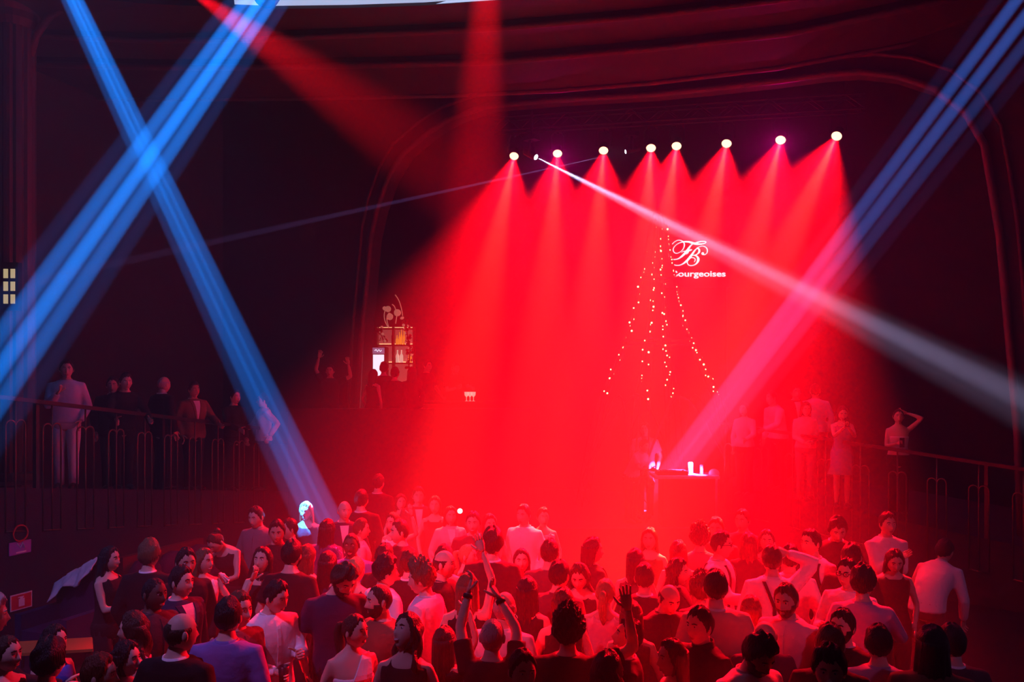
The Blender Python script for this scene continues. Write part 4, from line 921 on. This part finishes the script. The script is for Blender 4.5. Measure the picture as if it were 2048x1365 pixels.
# --- middle
p_(901, 1033, 'person in pale pink jacket in the haze', 'f', 15, ('long', 'br'), ('jacket', 'pk'))
p_(947, 1048, 'person in dark sweater with white shirt collar facing the viewer in the haze', 'm', -5, ('short', 'br'), ('sweater', 'dk'), collar='wh', smile=True)
p_(980, 1050, 'person in pink t-shirt in the haze right of the collared sweater', 'f', 20, ('bob', 'br'), ('tee', 'pk'))
p_(1046, 1032, 'person in white shirt in the haze at the back middle', 'm', -30, ('short', 'br'), ('shirt', 'wh'))
p_(1086, 1036, 'person in long pale dress in the haze at the back middle', 'f', 10, ('short', 'br'), ('dress', 'pk'), bot=('skirt', 'pk'))
p_(987, 1090, 'person in black jacket, back turned, just above the raised hands', 'm', 172, ('thick', 'bk'), ('jacket', 'bk'), h=1.88)
p_(1048, 1124, 'smiling person in black dress facing the viewer in the middle of the crowd', 'f', 0, ('long', 'bk'), ('dress', 'bk'), smile=True, hp=6)
p_(930, 1114, "person in black tank top in profile facing right in the crowd's middle", 'f', 75, ('pony', 'bl'), ('tank', 'bk'))
p_(893, 1116, 'person in black dress, back turned, right of the black shirt facing right', 'f', 175, ('long', 'bk'), ('dress', 'bk'), hl=.15)
p_(1098, 1108, 'person in dark red t-shirt, back turned, right of the smiling black dress', 'm', 165, ('short', 'bk'), ('tee', 'bu'))
p_(1188, 1102, 'person in black coat looking right at the edge of the red fog', 'f', 120, ('bob', 'bk'), ('jacket', 'bk'), hy=-30, h=1.74)
p_(1269, 1124, 'person in dark red strap top, back turned, at the edge of the fog', 'f', 165, ('long', 'bk'), ('tank', 'bu'), hl=.36)
p_(1117, 1153, 'person in dark red shirt, back turned, beside a black dress looking down', 'm', 150, ('short', 'bk'), ('shirt', 'bu'))
p_(1148, 1156, 'person in black dress looking down beside the dark red shirt', 'f', -15, ('wavy', 'br'), ('dress', 'bk'), hp=-20, hl=.14)
p_(1121, 1210, 'person in black dress, back turned, right of the raised hands', 'f', 178, ('long', 'rd'), ('dress', 'bk'), hl=.32)
p_(1068, 1186, 'person in black strap top, back turned, hidden behind the raised hands', 'f', 170, ('long', 'bk'), ('tank', 'bk'), hl=.14)
p_(1214, 1188, 'person in pale pink strap top with back turned', 'f', 165, ('pony', 'bl'), ('tank', 'pk'))
p_(1257, 1236, 'person in dark red strap top, back turned, behind the profile in black jacket', 'f', 172, ('long', 'rd'), ('tank', 'bu'), hl=.2)
p_(919, 1180, 'person in black dress, back turned, raising one open hand', 'f', 175, ('long', 'lb'), ('dress', 'bk'), hl=.22, L='down', R='high')
p_(1003, 1218, 'person in white shirt, back turned, between the raised arms', 'm', 160, ('bald', 'gr'), ('shirt', 'wh'))
p_(981, 1276, 'person in black t-shirt raising both hands with wristbands', 'm', 172, ('buzz', 'gr'), ('tee', 'bk'), L=(.02, .18, .50), R=(-.16, .2, .46), watch=True)
p_(1153, 1264, 'person in black t-shirt, back turned, waving a bare arm', 'm', 172, ('curly', 'bk'), ('tee', 'bk'), R='wave', L='bent')
p_(1270, 1276, 'person in black jacket in profile looking up to the left', 'm', -90, ('short', 'bk'), ('jacket', 'bk'), hp=18, collar='wh', L='bent')
p_(1045, 1345, 'person in black t-shirt cut by the bottom edge, lifting a hand', 'm', 20, ('short', 'br'), ('tee', 'bk'), R='bent')
p_(1205, 1345, 'person in black strap top cut by the bottom edge, back turned', 'f', 150, ('wavy', 'br'), ('tank', 'bk'), hl=.1, R='bent')
# --- right of the floor
p_(1299, 1080, 'person in black dress facing the viewer in the red fog', 'f', -20, ('bob', 'br'), ('dress', 'bk'))
p_(1397, 1078, 'person in grey shirt, back turned, in the red fog', 'm', 175, ('curly', 'bk'), ('shirt', 'gy'))
p_(1432, 1060, 'blurred person in dark red shirt behind the grey shirt in the fog', 'm', -20, ('short', 'rd'), ('shirt', 'bu'))
p_(1485, 1043, 'person in red shirt alone in the fog before the right gallery', 'm', -40, ('short', 'bk'), ('shirt', 'rd'))
p_(1437, 1092, 'person in white shirt with black braces and glasses gesturing', 'm', 60, ('short', 'bk'), ('susp', 'wh'), glasses=True, R='fwd', hy=5)
p_(1532, 1083, 'smiling person in black dress between the white shirts at right', 'f', -15, ('long', 'bk'), ('dress', 'bk'), smile=True, hl=.1)
p_(1497, 1090, 'person in black jacket, back turned, right of the gesturing white shirt', 'f', 170, ('long', 'br'), ('jacket', 'bk'), hl=.14)
p_(1366, 1106, 'person in dark red dress, back turned, in the fog above the bag strap', 'f', 175, ('long', 'rd'), ('dress', 'bu'), hl=.2)
p_(1549, 1122, 'person in white shirt and black braces with a hand on the head', 'm', 172, ('short', 'br'), ('susp', 'wh'), R='head')
p_(1576, 1118, 'person in white shirt and braces, back turned, with arms down', 'm', 160, ('short', 'bk'), ('susp', 'wh'))
p_(1621, 1088, 'person in black waistcoat with white sleeves facing left', 'm', -55, ('short', 'bk'), ('vest', 'wh'), R='bent', hy=-10, h=1.82)
p_(1675, 1062, 'person in black sweater with white collar looking down at right', 'm', -10, ('thick', 'bk'), ('sweater', 'bk'), collar='wh', hp=-22, h=1.84)
p_(1357, 1146, 'person in black t-shirt with a bag strap looking right', 'f', 60, ('wavy', 'br'), ('tee', 'bk'), bag=True, hl=.14)
p_(1408, 1182, 'person in dark red t-shirt, back turned, left of the beige blazer', 'f', 170, ('curly', 'rd'), ('tee', 'bu'))
p_(1449, 1178, 'person in beige blazer with back turned', 'm', 176, ('short', 'bk'), ('jacket', 'bg'), h=1.86)
p_(1298, 1158, 'person in black jacket, back turned, left of the bag strap', 'm', 172, ('short', 'br'), ('jacket', 'bk'))
p_(1341, 1200, 'person in open black shirt looking down, left of the beige blazer', 'm', 20, ('bald', 'br'), ('shirt', 'bk'), hp=-22, gap=.9)
p_(1397, 1254, 'person in black turtleneck facing left below the beige blazer', 'm', -55, ('short', 'bk'), ('sweater', 'bk'), scarf='bk')
p_(1509, 1222, 'person in black dress, back turned, left behind the pale pink shirt', 'f', 165, ('long', 'rd'), ('dress', 'bk'), hl=.22)
p_(1562, 1204, 'smiling person in pale pink shirt facing left', 'm', -40, ('short', 'rd'), ('shirt', 'pk'), beard=True, smile=True, hp=-6, h=1.84)
p_(1501, 1276, 'person in navy shirt looking down before the pale pink shirt', 'm', -5, ('none', 'br'), ('shirt', 'nv'), hp=-18)
p_(1485, 1314, 'person in white shirt looking down at the bottom edge', 'm', 25, ('thick', 'bk'), ('shirt', 'wh'), beard=True, hp=-28)
p_(1374, 1318, 'person in black dress in profile facing left at the bottom edge', 'f', -75, ('long', 'rd'), ('dress', 'bk'), hl=.26)
p_(1775, 1050, 'person in white shirt with hands at the chest below the right gallery', 'm', 5, ('short', 'bk'), ('shirt', 'wh'), L='cross', R='clap', h=1.8)
p_(1703, 1116, 'person in black shirt, back turned, below the collared black sweater', 'm', 150, ('short', 'bk'), ('shirt', 'bk'))
p_(1694, 1150, 'person in open white shirt and glasses facing left at right', 'm', -50, ('short', 'bk'), ('shirt', 'wh'), glasses=True, R='bent', gap=.8)
p_(1728, 1168, 'person in lavender shirt, back turned, right of the white shirt with glasses', 'm', 150, ('thick', 'bk'), ('shirt', 'lv'), R='fwd')
p_(1789, 1124, 'person in black tank top looking down, right below the hands at the chest', 'f', -10, ('long', 'bk'), ('tank', 'bk'), hp=-20)
p_(1889, 1104, 'person in white shirt bending away at the far right', 'm', 130, ('short', 'bk'), ('shirt', 'wh'), lean=42, h=1.72, bot=('trousers', 'bu'))
p_(1693, 1256, 'person in black jacket facing left at the lower right', 'm', -50, ('short', 'bk'), ('jacket', 'bk'), beard=True)
p_(1684, 1292, 'person in black shirt, back turned, low at the right', 'm', 160, ('short', 'rd'), ('shirt', 'bk'))
p_(1661, 1344, 'person in red shirt with hand at the chin at the bottom right', 'm', -20, ('thick', 'bk'), ('shirt', 'rd'), L='chin')
p_(1728, 1290, 'person in lavender shirt, back turned, low at the lower right', 'm', 165, ('short', 'bk'), ('shirt', 'lv'))
p_(1832, 1296, 'person in brown jacket, back turned, in the dark lower right', 'm', 160, ('long', 'bk'), ('jacket', 'bw'), hl=.08)
p_(1899, 1289, 'rightmost low person, in dim dark red jacket with back turned', 'm', 175, ('short', 'bk'), ('jacket', 'bu'))
# --- galleries, bar and stage: depth is given, the floor is the tier they stand on
p_(133, 738, 'person in pale blue shirt and white trousers on the left gallery', 'm', 15, ('short', 'bk'), ('shirt', 'lb'), Y=11.75, fz=fzL, h=1.78, bot=('trousers', 'wh'), L=(.02, .1, -.48), R=(-.12, .24, -.10), hy=15)
p_(252, 758, 'person in black sweater leaning on the left gallery rail', 'm', 40, ('short', 'bk'), ('sweater', 'bk'), Y=12.5, fz=fzL, h=1.74, lean=14, L='rail', R='rail')
p_(328, 770, 'person in black jacket, back turned, on the left gallery', 'm', 150, ('bald', 'gr'), ('jacket', 'bk'), Y=13.2, fz=fzL, h=1.76)
p_(388, 788, 'person in brown jacket with a hand on the left gallery rail', 'm', 50, ('short', 'bk'), ('jacket', 'bw'), Y=13.7, fz=fzL, h=1.74, L='rail', skin='m')
p_(225, 762, 'dim person in black jacket behind the leaning one on the left gallery', 'm', 20, ('short', 'bk'), ('jacket', 'bk'), Y=13.4, fz=fzL, h=1.78)
p_(525, 822, 'person in white shirt at the far end of the left gallery', 'm', -60, ('short', 'bk'), ('shirt', 'wh'), Y=15.0, fz=fzL, h=1.72, L='hip', R='rail')
p_(470, 800, 'person in black sweater near the far end of the left gallery', 'm', 60, ('short', 'bk'), ('sweater', 'bk'), Y=14.5, fz=fzL, h=1.72, R='rail')
p_(1685, 828, 'person in silver sequin dress holding a phone on the right gallery', 'f', -10, ('long', 'br'), ('dress', 'lb'), sequin=True, Y=13.9, fz=fzR, h=1.68, L='phone', R='phone', bot=('skirt', 'lb'), hem=.58, flare=.10, hp=-15)
p_(1797, 824, 'person in white corset raising a hand to the head on the right gallery', 'f', -15, ('pony', 'bk'), ('strapless', 'wh'), Y=13.5, fz=fzR, h=1.70, L='head', R='bent')
p_(1612, 832, 'person in pale cardigan at the right gallery rail', 'f', -5, ('long', 'br'), ('blouse', 'pk'), Y=14.4, fz=fzR, h=1.66, L='lap', R='lap', bot=('trousers', 'gy'), hp=-10)
p_(1543, 806, 'person in pale shirt bending over the right gallery rail', 'm', -70, ('short', 'bk'), ('shirt', 'lb'), Y=15.0, fz=fzR, h=1.76, lean=12, L='rail')
p_(1592, 796, 'person in dark jacket facing the viewer behind the pale cardigan', 'm', 0, ('short', 'bk'), ('jacket', 'bk'), Y=15.6, fz=fzR, h=1.76)
p_(1630, 784, 'person in pale shirt, back turned, at the back of the right gallery', 'm', 170, ('short', 'rd'), ('shirt', 'lb'), Y=15.55, fz=fzR, h=1.80)
p_(1488, 842, 'person in pale blouse at the stage end of the right gallery', 'f', -40, ('bob', 'br'), ('blouse', 'pk'), Y=14.65, fz=fzR, h=1.60, L='rail')
p_(768, 738, 'person in black jacket, back turned, before the glowing fridge', 'm', 178, ('short', 'bk'), ('jacket', 'bk'), Y=17.15, fz=BTZ, h=1.76)
p_(790, 750, 'person in black sweater, back turned, amid the bar silhouettes', 'm', 170, ('short', 'bk'), ('sweater', 'bk'), Y=16.7, fz=BTZ, h=1.64)
p_(824, 748, 'person in black jacket, back turned, rightmost of the bar silhouettes', 'f', 175, ('bob', 'bk'), ('jacket', 'bk'), Y=17.0, fz=BTZ, h=1.66)
p_(747, 762, 'person in black dress, leftmost of the bar silhouettes', 'f', 150, ('long', 'bk'), ('dress', 'bk'), Y=16.6, fz=BTZ, h=1.60, hl=.15)
p_(855, 712, 'person in black t-shirt behind the bar counter with arm hanging', 'm', 50, ('short', 'bk'), ('tee', 'bk'), Y=18.6, fz=BTZ, h=1.84, L='side')
p_(911, 716, 'person in black t-shirt pouring beside the glasses on the bar counter', 'm', 30, ('short', 'br'), ('tee', 'bk'), Y=18.5, fz=BTZ, h=1.80, L='fwd', R='bent', hp=-15)
p_(660, 748, 'dim person in black with both arms raised left of the bar', 'm', 0, ('short', 'bk'), ('tee', 'bk'), Y=17.0, fz=BTZ, h=1.70, L='wave', R='up')
p_(1288, 905, 'person in pink t-shirt bending beside the DJ booth', 'f', 40, ('short', 'br'), ('tee', 'pk'), Y=15.3, fz=STZ, h=1.60, lean=30, R='fwd')
p_(1290, 848, 'person in pale pink t-shirt standing behind the DJ booth in the haze', 'm', -20, ('short', 'br'), ('tee', 'pk'), Y=16.0, fz=STZ, h=1.80, R='bent')

# --- stand everyone where the pixel of the head says; nudge body heights so that neighbours do not overlap
for D in PEOPLE:
    D.setdefault('h', (1.66 if D['g'] == 'f' else 1.76) * (.94 if D['py'] > 1270 else 1))
    D['h0'] = D['h']
def place(D):
    g = figure(D); a = math.radians(D['yaw']); hx = Matrix.Rotation(a, 3, 'Z') @ g.hc
    if 'Y' in D: Y = D['Y']
    else: Y = (EYE - hx.z) * F / (D['py'] - H0)
    X = (D['px'] - 1024) / F * Y
    D['X'] = X - hx.x + D.get('nx', 0); D['YY'] = Y - hx.y; D['hd'] = (X, Y)
    if 'fz' in D: D['z0'] = D['fz'](D['X'], D['YY']) if callable(D['fz']) else D['fz']
    else: D['z0'] = 0
for D in PEOPLE: place(D)
crowd = [D for D in PEOPLE if 'Y' not in D]
for it in range(160):
    moved = 0
    for i, A in enumerate(crowd):
        for B in crowd[i + 1:]:
            dx = A['X'] - B['X']; dy = A['YY'] - B['YY']
            if abs(dx) > .52 or abs(dy) > .46: continue
            q = (dx / .50) ** 2 + (dy / .44) ** 2
            if q < 1:
                n_, f_ = (A, B) if A['py'] >= B['py'] else (B, A)            # the lower head stands nearer
                if n_['YY'] > f_['YY'] + .05: n_, f_ = f_, n_
                n_['h'] = min(n_['h'] + .006, n_['h0'] + .12, 1.95); f_['h'] = max(f_['h'] - .006, f_['h0'] - .16, 1.46); sg = .004 if n_['X'] > f_['X'] else -.004; n_['nx'] = max(-.10, min(.10, n_.get('nx', 0) + sg)); f_['nx'] = max(-.10, min(.10, f_.get('nx', 0) - sg)); place(n_); place(f_); moved += 1
    if not moved: break
BUILT = [build_person(D, i) for i, D in enumerate(PEOPLE)]
tmp = []
for B in BUILT:
    for key, vx in (('raw', .021), ('top', .017)):
        o = bpy.data.objects.new('body_source', B[key]); C.objects.link(o); md = o.modifiers.new('r', 'REMESH'); md.mode = 'VOXEL'; md.voxel_size = vx; md.use_smooth_shade = True
        sm = o.modifiers.new('s', 'SMOOTH'); sm.factor = .5; sm.iterations = 2; tmp.append(o); B[key + '_o'] = o
bpy.context.view_layer.update(); dg = bpy.context.evaluated_depsgraph_get()
for B in BUILT:
    for key in ('raw', 'top'): B[key + '_m'] = bpy.data.meshes.new_from_object(B[key + '_o'].evaluated_get(dg))
for o in tmp: bpy.data.objects.remove(o)
for B in BUILT:
    D = B['D']; bm = bmesh.new(); bm.from_mesh(B['raw_m']); bm.from_mesh(B['det']); me = bpy.data.meshes.new('person'); bm.to_mesh(me); bm.free()
    for m_ in B['det'].materials: me.materials.append(m_)
    me.polygons.foreach_set('use_smooth', [True] * len(me.polygons))
    body = bpy.data.objects.new('person', me); C.objects.link(body); body.location = (D['X'], D['YY'], D['z0']); body.rotation_euler = (0, 0, math.radians(D['yaw']))
    tag(body, D['label'], 'person', D.get('group'))
    tme = B['top_m']; tme.name = 'top'; tme.materials.clear(); tme.materials.append(B['tm'])
    nm = {'shirt': 'shirt', 'susp': 'shirt', 'vest': 'shirt', 'jacket': 'jacket', 'sweater': 'sweater', 'blouse': 'blouse', 'tee': 't_shirt', 'dress': 'dress_top'}.get(B['topk'], 'top')
    to = bpy.data.objects.new(nm, tme); C.objects.link(to); to.parent = body; B['top_obj'] = to; B['body'] = body
    tme.polygons.foreach_set('use_smooth', [True] * len(tme.polygons))
    cloth_parts(B, body)
    for key in ('raw', 'det', 'top', 'raw_m'): 
        if B[key].users == 0: bpy.data.meshes.remove(B[key])
    D['hands'] = [(Matrix.Translation(body.location) @ Matrix.Rotation(math.radians(D['yaw']), 4, 'Z') @ h_[0]) for h_ in B['g'].hands]

# --- things held in hands
def who(s_): return next(D for D in PEOPLE if D['label'].startswith(s_))
def cup(loc, label, mt, r0=.032, r1=.042, h_=.12, nm='cup', cat='cup'):
    m = MB(); m.lathe([(r0, 0), (r1, h_), (r1 - .004, h_), (r0 - .004, .01), (.001, .01)], 14); return obj1(nm, m, mt, label, cat, loc, smooth=True)
M_dcup = mat('dark_cup', (.02, .015, .02), .3); M_wcup = mat('pale_cup', (.7, .68, .7), .4); M_screen = mat('phone_glow', (.1, .1, .1), .3, emit=(.8, .85, 1), estr=2.5)
h_ = who('person in white shirt looking down at a dark')['hands'][1]; cup(h_ + Vector((0, -.02, -.05)), 'dark cup held in front of a white shirt at lower left', M_dcup)
h_ = who('person in black sweater stretching')['hands'][1]; cup(h_ + Vector((-.02, -.02, -.05)), 'pale cup stretched out by a black sleeve in the haze', M_wcup, .036, .05, .15)
h_ = who('person in pale grey shirt')['hands'][1]; m = MB(); m.lathe([(.03, 0), (.03, .004), (.005, .01), (.005, .09), (.022, .12), (.026, .2), (.022, .24), (.02, .24), (.001, .13)], 12)
obj1('champagne_flute', m, M_wcup, 'champagne flute held by the person in pale grey shirt', 'glass', h_ + Vector((0, -.02, -.09)), smooth=True)
def phone(loc, label, rz, lit):
    r_ = empty('phone', loc, rz); tag(r_, label, 'phone'); m = MB(); m.box((-.037, -.004, -.075), (.037, .004, .075)); m.build('case', M_black, r_)
    m = MB(); m.box((-.033, -.006, -.068), (.033, -.004, .068)); m.build('screen', M_screen if lit else M_dcup, r_); return r_
h_ = who('person in purple shirt')['hands'][0]; phone(h_ + Vector((0, -.03, .0)), 'lit phone held by the person in purple shirt', 0, True)
D = who('person in silver sequin'); phone((D['hands'][0] + D['hands'][1]) / 2 + Vector((0, -.02, .03)), 'dark phone held by the person in silver sequins', math.pi, False)
D = who('person in white corset'); phone(D['hands'][1] + Vector((0, -.03, .0)), 'dark phone held by the person in white corset', math.pi, False)
D = who('person in black tank top bending'); c_ = (D['hands'][0] + D['hands'][1]) / 2; r_ = empty('camera', c_ + Vector((0, -.01, -.02))); tag(r_, 'black camera held by the bending person in tank top', 'camera')
m = MB(); m.box((-.07, -.03, -.045), (.07, .03, .045)); m.box((-.025, -.03, .045), (.025, .02, .065)); m.build('body', M_black, r_)
m = MB(); m.lathe([(.035, 0), (.035, .06), (.03, .065), (.001, .06)], 14, M=Matrix.Rotation(math.pi / 2, 3, 'X')); m.build('lens', M_dcup, r_, smooth=True)
# pocket torch shining back out of the crowd
p = P(921, 1020, 11.4); r_ = empty('spot_lamp', p); tag(r_, 'small bright lamp shining out of the haze beside the pink jacket', 'lamp')
m = MB(); m.lathe([(.02, 0), (.03, .08), (.045, .12), (.04, .12), (.001, .11)], 12, M=Matrix.Rotation(math.pi / 2, 3, 'X')); m.build('head', M_black, r_)
m = MB(); m.sphere((0, -.118, 0), (.036, .006, .036), 12, 6); m.build('lens', M_screen, r_)
m = MB(); m.tube([(0, 0, 0), (0, .02, -p.z)], .012, 6); m.build('stand', M_black, r_)
